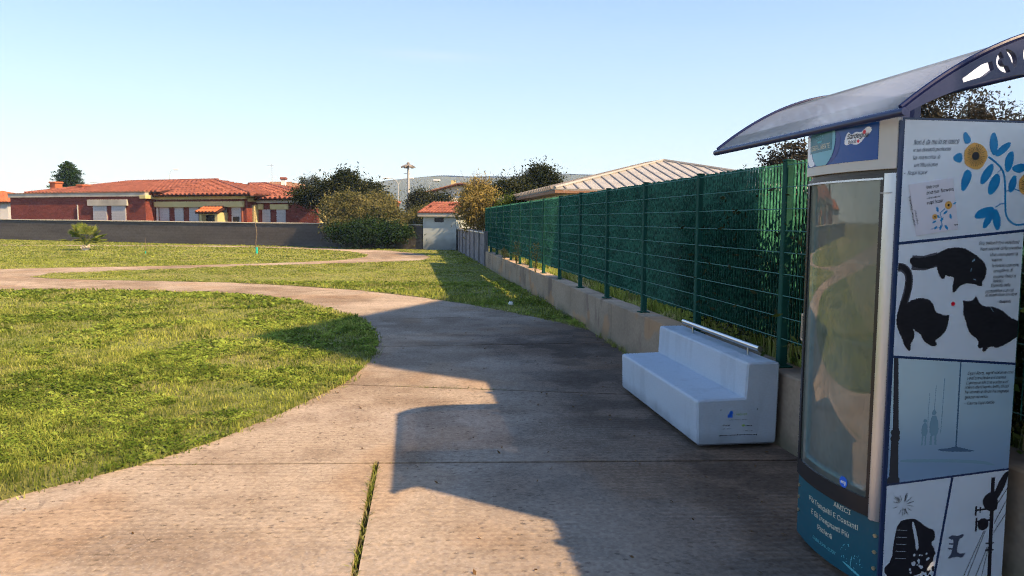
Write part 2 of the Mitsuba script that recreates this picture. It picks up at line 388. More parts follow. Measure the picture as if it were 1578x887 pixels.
P_POLE2 = [(0.315, 0.981), (0.316, 0.638)]
P_LEAVES = [[(0.267, 1.929), (0.302, 1.887), (0.274, 1.875)], [(0.397, 1.932), (0.423, 1.88), (0.41, 1.825), (0.385, 1.873)], [(0.483, 1.889), (0.465, 1.852), (0.412, 1.825), (0.431, 1.864)], [(0.494, 1.858), (0.495, 1.795), (0.471, 1.762), (0.46, 1.82)], [(0.218, 1.817), (0.26, 1.843), (0.264, 1.799)], [(0.287, 1.777), (0.316, 1.753), (0.276, 1.679), (0.269, 1.727)], [(0.408, 1.806), (0.402, 1.755), (0.354, 1.709), (0.361, 1.76)], [(0.434, 1.768), (0.443, 1.717), (0.397, 1.667), (0.392, 1.719)], [(0.489, 1.782), (0.524, 1.799), (0.569, 1.796), (0.534, 1.763)], [(0.512, 1.761), (0.516, 1.711), (0.492, 1.682), (0.484, 1.72)], [(0.331, 1.581), (0.36, 1.617), (0.429, 1.627), (0.392, 1.585)], [(0.429, 1.624), (0.418, 1.578), (0.377, 1.534), (0.383, 1.578)], [(0.429, 1.627), (0.457, 1.572), (0.445, 1.526), (0.42, 1.575)]]
P_FLOWER = [(0.324, 1.828), (0.575, 1.718)]
P_STEM = [(0.386, 1.825), (0.413, 1.809), (0.448, 1.781), (0.463, 1.749), (0.469, 1.697), (0.473, 1.633), (0.48, 1.59), (0.504, 1.564), (0.535, 1.553), (0.566, 1.558)]
P_BOOK = [(0.035, 1.711), (0.228, 1.741), (0.265, 1.537), (0.079, 1.508)]
P_CAT1 = [(0.056, 1.418), (0.073, 1.425), (0.096, 1.419), (0.131, 1.425), (0.17, 1.433), (0.208, 1.455), (0.247, 1.463), (0.291, 1.462), (0.328, 1.447), (0.366, 1.424), (0.396, 1.399), (0.408, 1.37), (0.4, 1.338), (0.385, 1.317), (0.392, 1.308), (0.378, 1.304), (0.357, 1.315), (0.317, 1.318), (0.285, 1.307), (0.267, 1.282), (0.253, 1.28), (0.255, 1.311), (0.263, 1.344), (0.235, 1.346), (0.215, 1.354), (0.219, 1.341), (0.206, 1.335), (0.191, 1.35), (0.182, 1.375), (0.176, 1.395), (0.154, 1.38), (0.115, 1.377), (0.083, 1.383), (0.057, 1.4)]
P_CAT2 = [(0.06, 1.33), (0.071, 1.302), (0.065, 1.277), (0.047, 1.249), (0.039, 1.221), (0.057, 1.242), (0.084, 1.256), (0.115, 1.26), (0.147, 1.255), (0.171, 1.237), (0.183, 1.201), (0.202, 1.197), (0.222, 1.186), (0.248, 1.191), (0.244, 1.164), (0.241, 1.139), (0.223, 1.107), (0.185, 1.086), (0.199, 1.075), (0.194, 1.061), (0.174, 1.063), (0.149, 1.076), (0.133, 1.091), (0.123, 1.113), (0.099, 1.124), (0.086, 1.138), (0.096, 1.113), (0.089, 1.088), (0.078, 1.076), (0.082, 1.047), (0.068, 1.047), (0.051, 1.071), (0.037, 1.103), (0.018, 1.136), (0.01, 1.168), (0.014, 1.204), (0.026, 1.239), (0.045, 1.274), (0.05, 1.302), (0.037, 1.323)]
P_CAT3 = [(0.304, 1.252), (0.321, 1.243), (0.355, 1.248), (0.362, 1.269), (0.375, 1.247), (0.388, 1.229), (0.417, 1.22), (0.433, 1.221), (0.466, 1.215), (0.501, 1.197), (0.527, 1.175), (0.561, 1.161), (0.569, 1.163), (0.574, 1.097), (0.55, 1.083), (0.502, 1.058), (0.474, 1.048), (0.457, 1.055), (0.439, 1.056), (0.418, 1.034), (0.407, 1.038), (0.412, 1.053), (0.39, 1.049), (0.385, 1.06), (0.391, 1.071), (0.381, 1.09), (0.352, 1.105), (0.332, 1.138), (0.321, 1.174), (0.31, 1.192), (0.31, 1.225)]
P_DOT = [(0.262, 1.234)]
P_T1 = [(0.042, 1.879), (0.251, 1.894), (0.046, 1.854), (0.045, 1.821), (0.053, 1.791), (0.004, 1.752)]
P_T2 = [(0.364, 1.479), (0.548, 1.485), (0.37, 1.456), (0.416, 1.433), (0.425, 1.412), (0.429, 1.388), (0.436, 1.367), (0.438, 1.343), (0.439, 1.325), (0.43, 1.307), (0.406, 1.284), (0.407, 1.268), (0.463, 1.24)]
P_T3 = [(0.339, 0.944), (0.557, 0.94), (0.338, 0.924), (0.335, 0.904), (0.33, 0.886), (0.332, 0.866), (0.333, 0.845), (0.331, 0.819)]
P_LAMP = [(0.009, 1.019), (0.028, 1.019), (0.046, 0.724), (0.053, 0.712), (0.05, 0.696), (0.055, 0.684), (0.047, 0.675), (0.054, 0.525), (0.062, 0.517), (0.061, 0.495), (0.001, 0.498), (0.004, 0.518), (0.014, 0.527), (0.015, 0.676), (0.009, 0.686), (0.016, 0.698), (0.01, 0.714), (0.02, 0.725)]
P_FIG = [(0.185, 0.759), (0.219, 0.801), (0.167, 0.654), (0.219, 0.651)]
P_MOUND = [(0.22, 0.633), (0.282, 0.635), (0.312, 0.642), (0.344, 0.632), (0.421, 0.614), (0.256, 0.621)]
P_KERB = [(0.056, 0.623), (0.257, 0.612), (0.458, 0.594), (0.498, 0.568), (0.497, 0.548), (0.395, 0.528)]
P_L = [(0.296, 0.263), (0.394, 0.166), (0.345, 0.255)]
P_TPOLE = [(0.487, 0.458), (0.511, 0.067), (0.42, 0.34), (0.425, 0.26), (0.469, 0.3)]
P_INK = [(-0.005, 0.463), (0.129, 0.44), (0.068, 0.35), (0.001, 0.136), (0.166, 0.098), (0.225, 0.157), (0.262, 0.292), (0.192, 0.333)]
WALLF = lambda y: 2.585 - 0.1355 * y
near_poly = Polygon(NEAR_LAWN + [(-16, 16.2), (-26, 14), (-26, 1.0), (-5.0, 1.0), (-3.6, 3.0)]).buffer(0)
far_poly = Polygon(FAR_LAWN + [(-60, 44), (-60, 26.5), (-30, 23.6), (-21, 22.9)]).buffer(0)
verge_poly = Polygon(VERGE_NEAR + [(WALLF(11.0) + .02, 11.0), (WALLF(25.7) + .02, 25.7), (-2.95, 40.2), (-4.7, 40.2), (-4.7 - 0.9135 * 62, 40.2 + 0.4067 * 62), (-62, 48.0)] + VERGE_PATH2[:-1]).buffer(0)
region = Polygon([(-62, -3), (WALLF(-3), -3), (WALLF(26), 26), (-2.9, 41), (-4.7, 41), (-62, 65)])
path_poly = region.difference(unary_union([near_poly.buffer(-0.05), far_poly.buffer(-0.05), verge_poly.buffer(-0.05)]))


def ext(p, q, a=6.0, b=6.0):
    p, q = np.array(p), np.array(q); d = (q - p) / np.linalg.norm(q - p)
    return LineString([p - d * a, q + d * b])


joints = [ext((-2.36, 4.744), (1.80, 4.918), 1, .5), ext((-1.62, 7.163), (0.98, 6.824), 0.3, 1.2), ext((-1.667, 9.338), (1.139, 9.748), .3, 1),
          LineString([(-0.869, 4.826), (-0.688, 3.242), (-0.32, 0.0), (-0.1, -3)]), ext((-2.3, 11.9), (0.7, 12.6), .2, 1), ext((-3.9, 14.4), (-1.2, 15.1), .2, 0.6),
          LineString([(-9.0, 15), (-9.3, 27)]), LineString([(-4.2, 1.5), (2.5, 1.75)])]
cuts = unary_union([joints[0].buffer(0.014), joints[1].buffer(0.015), joints[2].buffer(0.016), joints[3].buffer(0.017)] + [j.buffer(0.010) for j in joints[4:]])
slabs = [g for g in path_poly.difference(cuts).geoms if g.area > 0.02]
add('path__bed', prism(region.buffer(-0.02), -0.16, -0.032), 'mat_joint_soil')
for g in sorted(slabs, key=lambda g: g.centroid.y):
    add('path__slab', prism(g, -0.055, 0.0), 'mat_path')
lab('path', 'pale ribbed concrete path of cast slabs curving between the lawns', kind='structure')

for key, poly, lb in (('lawn', near_poly, 'near lawn left of the path'), ('lawn', far_poly, 'far lawn with the small palm'), ('lawn', verge_poly, 'verge lawn running along the walls')):
    k = add(key, prism(poly, -0.055, 0.010), 'mat_lawn_soil')
    lab(k, lb, kind='structure')
gx = np.array([[-1600, -150, -.17], [1600, -150, -.17], [1600, 1950, -.17], [-1600, 1950, -.17]], float)
lab(add('ground', (gx, np.array([[0, 1, 2], [0, 2, 3]])), 'mat_field'), 'open ground beyond the park', kind='structure')
fx = fence_frame([[-6, .235, .46], [27, .235, .46], [27, 60, .46], [-6, 60, .46]])
lab(add('field', (fx, np.array([[0, 3, 2], [0, 2, 1]])), 'mat_field'), 'raised field behind the green fence', kind='structure')


# ------------------------------------------------------------------ grass
def blades(pts, z0, h, w, col, lean=0.55):
    n = len(pts); a = RNG.uniform(0, 2 * np.pi, n); la = RNG.uniform(0, 2 * np.pi, n); lm = RNG.uniform(0.1, 1, n) * lean * h
    side = np.stack([np.cos(a), np.sin(a), 0 * a], 1) * (w / 2)[:, None]
    base = np.column_stack([pts, np.full(n, z0) if np.isscalar(z0) else z0])
    ld = np.stack([np.cos(la), np.sin(la), 0 * la], 1)
    mid = base + ld * (lm * .35)[:, None] + np.array([0, 0, 1]) * (h * .6)[:, None]
    tip = base + ld * lm[:, None] + np.array([0, 0, 1]) * h[:, None]
    v = np.stack([base - side, base + side, mid + side * .75, mid - side * .75, tip], 1).reshape(-1, 3)
    i = np.arange(n)[:, None] * 5
    f = np.vstack([i + [0, 1, 2], i + [0, 2, 3], i + [3, 2, 4]])
    return v, f, np.repeat(col, 5, 0)


def leaflets(pts, z, s, col):
    n = len(pts); a = RNG.uniform(0, 2 * np.pi, n)
    u = np.stack([np.cos(a), np.sin(a), RNG.uniform(-.5, .7, n)], 1); w = np.stack([-np.sin(a), np.cos(a), RNG.uniform(-.5, .5, n)], 1)
    c = np.column_stack([pts, z])
    v = np.stack([c - u * s[:, None], c + w * s[:, None] * .55, c + u * s[:, None], c - w * s[:, None] * .55], 1).reshape(-1, 3)
    i = np.arange(n)[:, None] * 4
    return v, np.vstack([i + [0, 1, 2], i + [0, 2, 3]]), np.repeat(col, 4, 0)


def scatter(poly, dens, bounds=None):
    x0, y0, x1, y1 = poly.bounds
    if bounds:
        x0, y0, x1, y1 = max(x0, bounds[0]), max(y0, bounds[1]), min(x1, bounds[2]), min(y1, bounds[3])
    n = int((x1 - x0) * (y1 - y0) * dens)
    p = np.column_stack([RNG.uniform(x0, x1, n), RNG.uniform(y0, y1, n)])
    p = p[np.abs(p[:, 0]) < 0.74 * p[:, 1] + 1.6]
    return p[shapely.contains_xy(poly, p[:, 0], p[:, 1])]


def turf_color(p, dry=0.36):
    q = np.column_stack([p, 0 * p[:, 0]])
    a = meshkit.fbm(q * 0.9, 4, 1); b = meshkit.fbm(q * 3.5, 3, 2); r = RNG.uniform(0, 1, len(p))
    green, lime, straw = np.array([.135, .18, .034]), np.array([.38, .42, .090]), np.array([.55, .46, .23])
    c = green + (lime - green) * np.clip(.45 + 1.5 * (a - .48) + 1.6 * (meshkit.noise(q * 9, 4) - .5) + .7 * (r - .5), 0, 1)[:, None]
    t = np.clip((b - .54) * 4.0 + .9 * (r - .72), 0, 1) * dry
    return (c + (straw - c) * t[:, None]) * RNG.uniform(.7, 1.25, len(p))[:, None]


def clump(p, f=1.6, seed=5):
    return meshkit.fbm(np.column_stack([p, 0 * p[:, 0]]) * f, 4, seed)


def turf(key, poly, zones, label):
    m, cols = MB(), []
    for (y0, y1, dens, hs, ws, leafy) in zones:
        p = scatter(poly.buffer(0.035), dens, (-70, y0, 8, y1))
        if not len(p):
            continue
        k = clump(p); tall = clump(p, .7, 9)
        h = hs * (.6 + .75 * np.clip((k - .3) * 1.8, 0, 1)) * RNG.uniform(.55, 1.45, len(p)) * (0.85 + .6 * np.clip((tall - .45) * 3, 0, 1))
        keep = RNG.uniform(0, 1, len(p)) < .55 + .9 * (k - .3)
        p, h = p[keep], h[keep]
        c = turf_color(p)
        v, f, cc = blades(p, .008, h, ws * RNG.uniform(.6, 1.4, len(p)), c, .75)
        m.add(v, f); cols.append(cc)
        if leafy:
            q = scatter(poly.buffer(0.02), dens * leafy, (-70, y0, 8, y1)); q = q[clump(q, 1.1, 21) > .47]
            if len(q):
                v, f, cc = leaflets(q, .012 + RNG.uniform(0, hs * .75, len(q)), RNG.uniform(.7, 1.5, len(q)) * ws * 1.9, turf_color(q, .25) * [[.85, 1.0, .8]])
                m.add(v, f); cols.append(cc)
    v, f = m.get()
    lab(add(key, (v, f), 'mat_blade', color=np.vstack(cols)), label, 'grass', kind='stuff')


turf('grass', near_poly, [(0, 6.5, 3600, .043, .0070, .9), (6.5, 9, 2200, .043, .010, .8), (9, 13, 1000, .048, .015, .7), (13, 17, 520, .045, .022, .6)], 'short yellow-green grass with clover and dry patches left of the path')
turf('grass', verge_poly, [(9, 15, 900, .065, .014, .5), (15, 19, 520, .055, .02, .4), (19, 25, 420, .028, .022, 0), (25, 32, 260, .032, .03, 0), (32, 66, 90, .04, .05, 0)], 'longer green grass along the low wall and the far verge')
turf('grass', far_poly, [(20, 30, 280, .04, .03, 0), (30, 46, 110, .045, .05, 0)], 'sunlit grass around the small palm on the far lawn')

# tufts growing in the slab joints
jp = []
for j, dens, lo, hi in ((joints[3], 44, 0.0, 1.9), (joints[1], 26, .3, 4.2), (joints[0], 9, 0, 6)):
    L = np.linspace(lo, min(hi, j.length), 60)
    for s in L:
        q = j.interpolate(s); k = meshkit.noise(np.array([s * 2.3, dens, 1.0]))
        if k > (.0 if j is joints[3] else .58):
            n = int(dens * (max(k - .3, .22 if j is joints[3] else 0)) * .55)
            jp.append(np.column_stack([q.x + RNG.normal(0, .010, n), q.y + RNG.normal(0, .012, n)]))
jp = np.vstack(jp)
v, f, c = blades(jp, -.03, RNG.uniform(.03, .062, len(jp)), RNG.uniform(.004, .009, len(jp)), turf_color(jp, .9) * .8, 1.3)
lab(add('weeds', (v, f), 'mat_blade', color=c), 'small weeds and moss in the open joints of the path', 'weeds', kind='stuff')

# grass creeping over the path edges, leaf litter and grit on the slabs
for poly, y1 in ((near_poly, 13), (verge_poly, 17)):
    ring = poly.buffer(.10).difference(poly.buffer(-.01)).intersection(region)
    q = scatter(ring, 420, (-12, 2.5, 6, y1)); q = q[clump(q, 2.6, 44) > .50]
    v, f, c = blades(q, .0, RNG.uniform(.012, .05, len(q)), RNG.uniform(.006, .012, len(q)), turf_color(q, 1.2), 1.6)
    lab(add('grass', (v, f), 'mat_blade', color=c), 'loose grass creeping over the %s edge of the path' % ('left' if poly is near_poly else 'far'), 'grass', kind='stuff')
q = scatter(region.difference(near_poly), 26, (-3, 2.6, 3, 14))
pr_w = (WALLF(q[:, 1]) - q[:, 0]); q = q[RNG.uniform(0, 1, len(q)) < np.exp(-np.clip(pr_w, 0, 9) / .8) + .12]
v, f, c = leaflets(q, .006 + RNG.uniform(0, .006, len(q)), RNG.uniform(.006, .017, len(q)), np.array([.16, .095, .045]) * RNG.uniform(.5, 1.7, (len(q), 1)))
lab(add('leaf_litter', (v, f), 'mat_blade', color=c), 'small dry leaves scattered on the path by the wall', 'leaf litter', kind='stuff')

n = 900
L = 5.0 + 6.5 * RNG.uniform(0, 1, n); O = -.012 - RNG.gamma(1.0, .018, n)
p = fence_frame(np.column_stack([L, O, 0 * L]))[:, :2]; p = p[clump(p, 3.0, 71) > .5]
v, f, c = blades(p, .0, RNG.uniform(.02, .09, len(p)), RNG.uniform(.004, .009, len(p)), turf_color(p, 1.0) * .8, .9)
lab(add('weeds', (v, f), 'mat_blade', color=c), 'weeds at the foot of the low wall by the bench', 'weeds', kind='stuff')

# dry and green weeds on the raised ground just behind the fence
n = 26000
L = RNG.uniform(1.5, 27, n); O = .245 + RNG.gamma(1.3, .33, n)
p = fence_frame(np.column_stack([L, O, 0 * L]))[:, :2]
k = clump(p, 1.1, 31)
v, f, c = blades(p, .46, np.clip((.08 + .42 * np.clip((k - .35) * 2, 0, 1)) * RNG.uniform(.5, 1.3, n), .05, .5), RNG.uniform(.006, .016, n), turf_color(p, 1.6) * 1.15, .6)
lab(add('weeds', (v, f), 'mat_blade', color=c), 'sunlit dry weeds behind the green fence', 'weeds', kind='stuff')


# hills under haze
hx = np.linspace(-1500, 1500, 240)
prof = np.interp(hx, [-1500, -700, -420, -291, -262, -240, -190, -126, -85, -38, -10, 12, 60, 101, 157, 190, 214, 300, 420, 700, 1500],
                 [6, 8, 12, 66, 74, 78, 84, 88, 86.5, 87.3, 86.6, 89, 91, 93, 90, 82, 75, 58, 45, 30, 20])
prof = prof + 3.0 * (meshkit.fbm(np.column_stack([hx * .02, 0 * hx, 0 * hx]), 4, 4) - .5)
rows = []
for k, (yy, s) in enumerate([(1180, -.02), (1260, .30), (1340, .62), (1420, .88), (1500, 1.0), (1620, .8), (1900, -.02)]):
    bump = 1 + .20 * (meshkit.fbm(np.column_stack([hx * .012, 0 * hx + yy * .01, 0 * hx]), 4, 8) - .5) * (0 if s == 1.0 else 1)
    rows.append(np.column_stack([hx, np.full_like(hx, yy), np.maximum(prof * s * bump, -2) if s > 0 else np.full_like(hx, -2)]))
V = np.vstack(rows); m_ = len(hx)
Fq = np.array([[r * m_ + i, r * m_ + i + 1, (r + 1) * m_ + i + 1, (r + 1) * m_ + i] for r in range(len(rows) - 1) for i in range(m_ - 1)])
lab(add('hills', (V, Fq), 'mat_hill', smooth=True), 'blue hazy ridge of hills on the horizon', kind='structure')
scene['haze_air'] = {'type': 'homogeneous', 'albedo': rgb((0.93, 0.95, 0.97)), 'sigma_t': rgb((0.00018, 0.00025, 0.00038))}
scene['haze'] = {'type': 'cube', 'to_world': T().translate([0, 900, 48.5]).scale([1650, 1060, 51.5]), 'bsdf': {'type': 'null'}, 'interior': {'type': 'ref', 'id': 'haze_air'}}
scene['camera']['medium'] = {'type': 'ref', 'id': 'haze_air'}
lab('haze', 'thin summer haze over the park and the hills', kind='stuff')

# ------------------------------------------------------------------ walls
W = thing('retaining_wall', 'low stained concrete wall carrying the green fence', 'wall')
WT = .52
edges = [-4.0, -1.6, .8, 3.1, 5.0, 7.4, 9.8, 12.3, 14.7, 17.2, 19.7, 22.2, 25.9]
for a, b in zip(edges[:-1], edges[1:]):
    h = WT + RNG.uniform(-.004, .004)
    add(W + '__section', mapv(chbox(a + .004, 0, -.2, b - .004, .24, h, .012), fence_frame), 'mat_wall_concrete')

PW0, PW1 = np.array([-.93, 25.95]), np.array([-2.9, 40.2])
W2 = thing('panel_wall', 'dark grey precast panel wall between the green fence and the hut', 'wall')
pd = (PW1 - PW0) / np.linalg.norm(PW1 - PW0); pn = np.array([pd[1], -pd[0]]); pl_ = np.linalg.norm(PW1 - PW0)


def pw_frame(v):
    v = np.asarray(v, float)
    q = PW0 + v[:, :1] * pd + v[:, 1:2] * pn
    return np.column_stack([q, v[:, 2]])


npan = 7
for i in range(npan + 1):
    s = pl_ * i / npan
    add(W2 + '__post', mapv(chbox(s - .07, -.04, -.1, s + .07, .12, 1.20, .015), pw_frame), 'mat_prefab')
    if i < npan:
        for k in range(3):
            add(W2 + '__plank', mapv(chbox(s + .075, .01 + RNG.uniform(0, .012), .38 * k - .05, s + pl_ / npan - .075, .07, .38 * k + .325, .008), pw_frame), 'mat_prefab')
        add(W2 + '__cap', mapv(chbox(s + .075, -.02, 1.10, s + pl_ / npan - .075, .10, 1.15, .01), pw_frame), 'mat_coping')

W3 = thing('boundary_wall', 'long dark block wall with pale coping before the brick house', 'wall')
segs = np.linspace(-70, 0, 15)
for a, b in zip(segs[:-1], segs[1:]):
    ht = lambda s: 1.27 - s * .0036
    za, zb = ht(a), ht(b)
    v, f = bx(a, 0, -.3, b, .25, 1); v = v.copy(); v[:, 2] = np.where(v[:, 2] > 0, np.where(v[:, 0] < (a + b) / 2, za, zb), -.3)
    add(W3 + '__section', (house_frame(v), f), 'mat_boundary')
    v, f = chbox(a + .004, -.05, 0, b - .004, .30, .06, .01); v = v.copy(); v[:, 2] += np.where(v[:, 0] < (a + b) / 2, za, zb)
    add(W3 + '__coping', (house_frame(v), f), 'mat_coping')

# ------------------------------------------------------------------ green slatted fence
FN = thing('slat_fence', 'tall dark green mesh fence filled with vertical slats on the low wall', 'fence')
OUT = .105; ZT, ZB = 1.99, .70
posts = [5.455 + 1.625 * k for k in range(-4, 14)]
posts = [y / .991 for y in posts]   # along-fence distances
tilt = math.radians(47)
ts, tc = math.sin(tilt), math.cos(tilt)
slat_n = 0
for i, s in enumerate(posts):
    pm = MB().add(*chbox(s - .03, OUT - .03, WT - .02, s + .03, OUT + .03, ZT - .002, .006)).add(*chbox(s - .06, OUT - .06, WT, s + .06, OUT + .06, WT + .012, .003)).add(*chbox(s - .033, OUT - .033, ZT - .002, s + .033, OUT + .033, ZT + .010, .005))
    add(FN + '__post', mapv(pm.get(), fence_frame), 'mat_green_metal')
    if i + 1 < len(posts):
        a, b = s + .04, posts[i + 1] - .04
        wires = MB()
        for z in np.linspace(ZB + .03, ZT - .03, 9):
            wires.add(*tube([[a - .03, OUT - .022, z], [b + .03, OUT - .022, z]], .0032, 5))
        add(FN + '__mesh_wires', mapv(wires.get(), fence_frame), 'mat_wire', kind='stuff')
        block = MB()
        for x in np.arange(a, b - .03, .05):
            w = .049
            zt, zb_ = ZT - RNG.uniform(.0, .012), ZB + RNG.uniform(-.012, .015)
            loc = np.array([[u, o, z] for u in (0, w) for o in (-.0009, .0009) for z in (zb_, zt)])
            v = np.column_stack([x + loc[:, 0] * tc - loc[:, 1] * ts, OUT - .010 + loc[:, 0] * ts + loc[:, 1] * tc, loc[:, 2]])
            q = (fence_frame(v), np.vstack([BF[:, [0, 1, 2]], BF[:, [0, 2, 3]]]))
            if 3.4 < x < 8.9 and slat_n < 130:
                add(FN + '__slat', q, 'mat_slat'); slat_n += 1
            else:
                block.add(*q)
        if block.n:
            add(FN + '__slat_infill', block.get(), 'mat_slat', kind='stuff')

# ------------------------------------------------------------------ bench
BN = thing('bench', 'pale blue-grey concrete bench with a steel rail along its backrest', 'bench')
prof = Polygon([(-.61, .03), (-.04, .03), (-.03, .60), (-.265, .60), (-.275, .355), (-.62, .345)])
prof = prof.buffer(-.022, join_style=1).buffer(.022, join_style=1, quad_segs=4)
e = trimesh.creation.extrude_polygon(prof, 1.86, engine='earcut')
# rounded ends: scale the end rings in slightly
v = np.asarray(e.vertices); bench_v = np.column_stack([5.26 + v[:, 2], v[:, 0], v[:, 1]])


def loft(prof_in, prof_out, a, b, c):
    """A bar with chamfered ends: the inner outline at both ends, the outer outline c further in."""
    po = np.array(prof_out.exterior.coords)[:-1]; ce = po.mean(0)
    rings = []
    for x, q in ((a, prof_in), (a + c, prof_out), (b - c, prof_out), (b, prof_in)):
        if q is prof_out:
            ring = po
        else:
            L = LineString(list(q.exterior.coords))
            ring = np.array([L.interpolate(L.project(Point(p))).coords[0] for p in po])
        rings.append(np.column_stack([np.full(len(po), x), ring]))
    n = len(po); V = np.vstack(rings); F = []
    for r in range(3):
        for j in range(n):
            F.append([r * n + j, r * n + (j + 1) % n, (r + 1) * n + (j + 1) % n, (r + 1) * n + j])
    F = np.array(F); F = np.vstack([F[:, [0, 1, 2]], F[:, [0, 2, 3]]])
    tri = trimesh.creation.triangulate_polygon(Polygon(rings[0][:, 1:]), engine='earcut')
    near = np.array([np.argmin(np.linalg.norm(rings[0][:, 1:] - q, axis=1)) for q in tri[0]])
    F = np.vstack([F, near[tri[1]][:, ::-1], near[tri[1]] + 3 * n])
    return V, F


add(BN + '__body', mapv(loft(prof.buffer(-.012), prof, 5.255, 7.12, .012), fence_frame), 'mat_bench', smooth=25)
fm = MB()
for a in (5.45, 6.75):
    fm.add(*bx(a, -.56, 0, a + .18, -.08, .0299))
add(BN + '__foot', mapv(fm.get(), fence_frame), 'mat_dark')
add(BN + '__rail', mapv(tube([[5.36, -.13, .675], [6.86, -.13, .675]], .021, 16), fence_frame), 'mat_chrome', smooth=40)
for a in (5.55, 6.64):
    add(BN + '__rail_support', mapv(tube([[a, -.13, .598], [a, -.13, .66]], .008, 10), fence_frame), 'mat_chrome', smooth=40)


def bench_end(v):
    """text plane on the near end: x to the right (out), y up -> world, facing the camera."""
    v = np.asarray(v, float)
    return fence_frame(np.column_stack([5.255 - v[:, 2], v[:, 0], v[:, 1]]))


def text(s, h, depth=.0006, xs=1.0, shear=0.0, width=None, bold=False):
    m = meshkit.text_mesh(s, h, depth, bold)
    v = np.asarray(m.vertices).copy()
    v[:, 0] *= xs
    if width:
        v[:, 0] *= width / max(v[:, 0].max(), 1e-6)
    v[:, 0] += shear * v[:, 1]
    return v, np.asarray(m.faces)


def moved(vf, x, y, z, rot=0):
    c, s = math.cos(rot), math.sin(rot); v = vf[0]
    return np.column_stack([v[:, 0] * c - v[:, 1] * s + x, v[:, 0] * s + v[:, 1] * c + y, v[:, 2] + z]), vf[1]


PLQ = add(BN + '__plaque', mapv(bx(-.46, .09, 0, -.18, .285, .003), bench_end), 'mat_bench', label='small printed sponsor plaque on the end of the bench')
PB = BN + '__plaque'
pl = MB()
for x, y in ((-.452, .278), (-.188, .278), (-.452, .098), (-.188, .098)):
    pl.add(*moved(prism(Point(0, 0).buffer(.004, 4), 0, .003), x, y, .003))
add(PB + '__screw', mapv(pl.get(), bench_end), 'mat_dark')
add(PB + '__emblem', mapv(MB().add(*moved(prism(sbox(0, 0, .035, .024), 0, .0008), -.40, .222, .0032)).add(*moved(prism(Point(0, 0).buffer(.014, 6), 0, .0008), -.375, .255, .0032)).get(), bench_end), 'mat_badge_blue')
add(PB + '__lettering', mapv(MB().add(*moved(text('AMBIENTE', .012, width=.085), -.345, .238, .0032)).get(), bench_end), 'mat_badge_green')
tm = MB()
tm.add(*moved(text('progetto realizzato con il contributo', .004, width=.13), -.385, .205, .0032)).add(*moved(text('COMUNE', .008, width=.055, bold=True), -.435, .165, .0032)).add(*moved(text('arredo urbano', .005, width=.075), -.445, .143, .0032)).add(*moved(text('verde', .008, width=.05, bold=True), -.27, .160, .0032)).add(*moved(text('materiale riciclato', .004, width=.07), -.285, .128, .0032)).add(*prism(sbox(-.445, .098, -.195, .102), .0032, .004))
add(PB + '__lettering', mapv(tm.get(), bench_end), 'mat_ink')
add(PB + '__leaf_mark', mapv(prism(smooth_poly([(-.30, .160), (-.285, .175), (-.27, .165), (-.283, .157)]), .0032, .004), bench_end), 'mat_badge_green')

# ------------------------------------------------------------------ small hut
KB = thing('utility_hut', 'small pale plaster hut with a red tiled roof at the end of the walls', 'hut')
kx0, kx1, ky = 0.02, 1.86, 0.0
ka = math.radians(-17)


def hut(v):
    v = np.asarray(v, float)
    return np.column_stack([-4.68 + v[:, 0] * math.cos(ka) - v[:, 1] * math.sin(ka), 40.1 + v[:, 0] * math.sin(ka) + v[:, 1] * math.cos(ka), v[:, 2]])


add(KB + '__wall', mapv(bx(kx0, ky, -.2, kx1, ky + 1.9, 1.72), hut), 'mat_plaster')
add(KB + '__eave_slab', mapv(chbox(kx0 - .22, ky - .22, 1.722, kx1 + .22, ky + 2.1, 1.92, .02), hut), 'mat_band')
add(KB + '__vent', mapv(bx(.66, ky - .006, 1.45, 1.18, ky + .02, 1.68), hut), 'mat_dark', label='dark ventilation slot under the roof')
for j in range(5):
    yb = ky - .26 + .40 * j
    for i in range(12):
        if RNG.uniform() < .06:
            continue
        x = kx0 - .22 + .185 * i
        z = 1.925 + .115 * j
        ang = np.linspace(0, np.pi, 7)
        r0, r1 = .092, .078
        ring = lambda y, r, zz: np.column_stack([x + .09 + r * np.cos(ang), np.full(7, y), zz + r * .8 * np.sin(ang)])
        V = np.vstack([ring(yb, r0, z + RNG.uniform(0, .012)), ring(yb + .43, r1, z + .125)])
        F = [[k, k + 1, 8 + k, 7 + k] for k in range(6)]
        F = np.array(F); F = np.vstack([F[:, [0, 1, 2]], F[:, [0, 2, 3]], [[0, k + 1, k] for k in range(1, 6)]])
        add(KB + '__roof_tile', (hut(V), F), 'mat_tile')
add(KB + '__roof_core', trimesh.convex.convex_hull(hut(np.array([[x, y, z] for x in (kx0 - .2, kx1 + .2) for y, z in ((ky - .2, 1.921), (ky + 1.9, 1.921), (ky + 1.8, 2.46), (ky + 1.9, 2.46))]))), 'mat_tile')

# ------------------------------------------------------------------ red brick house


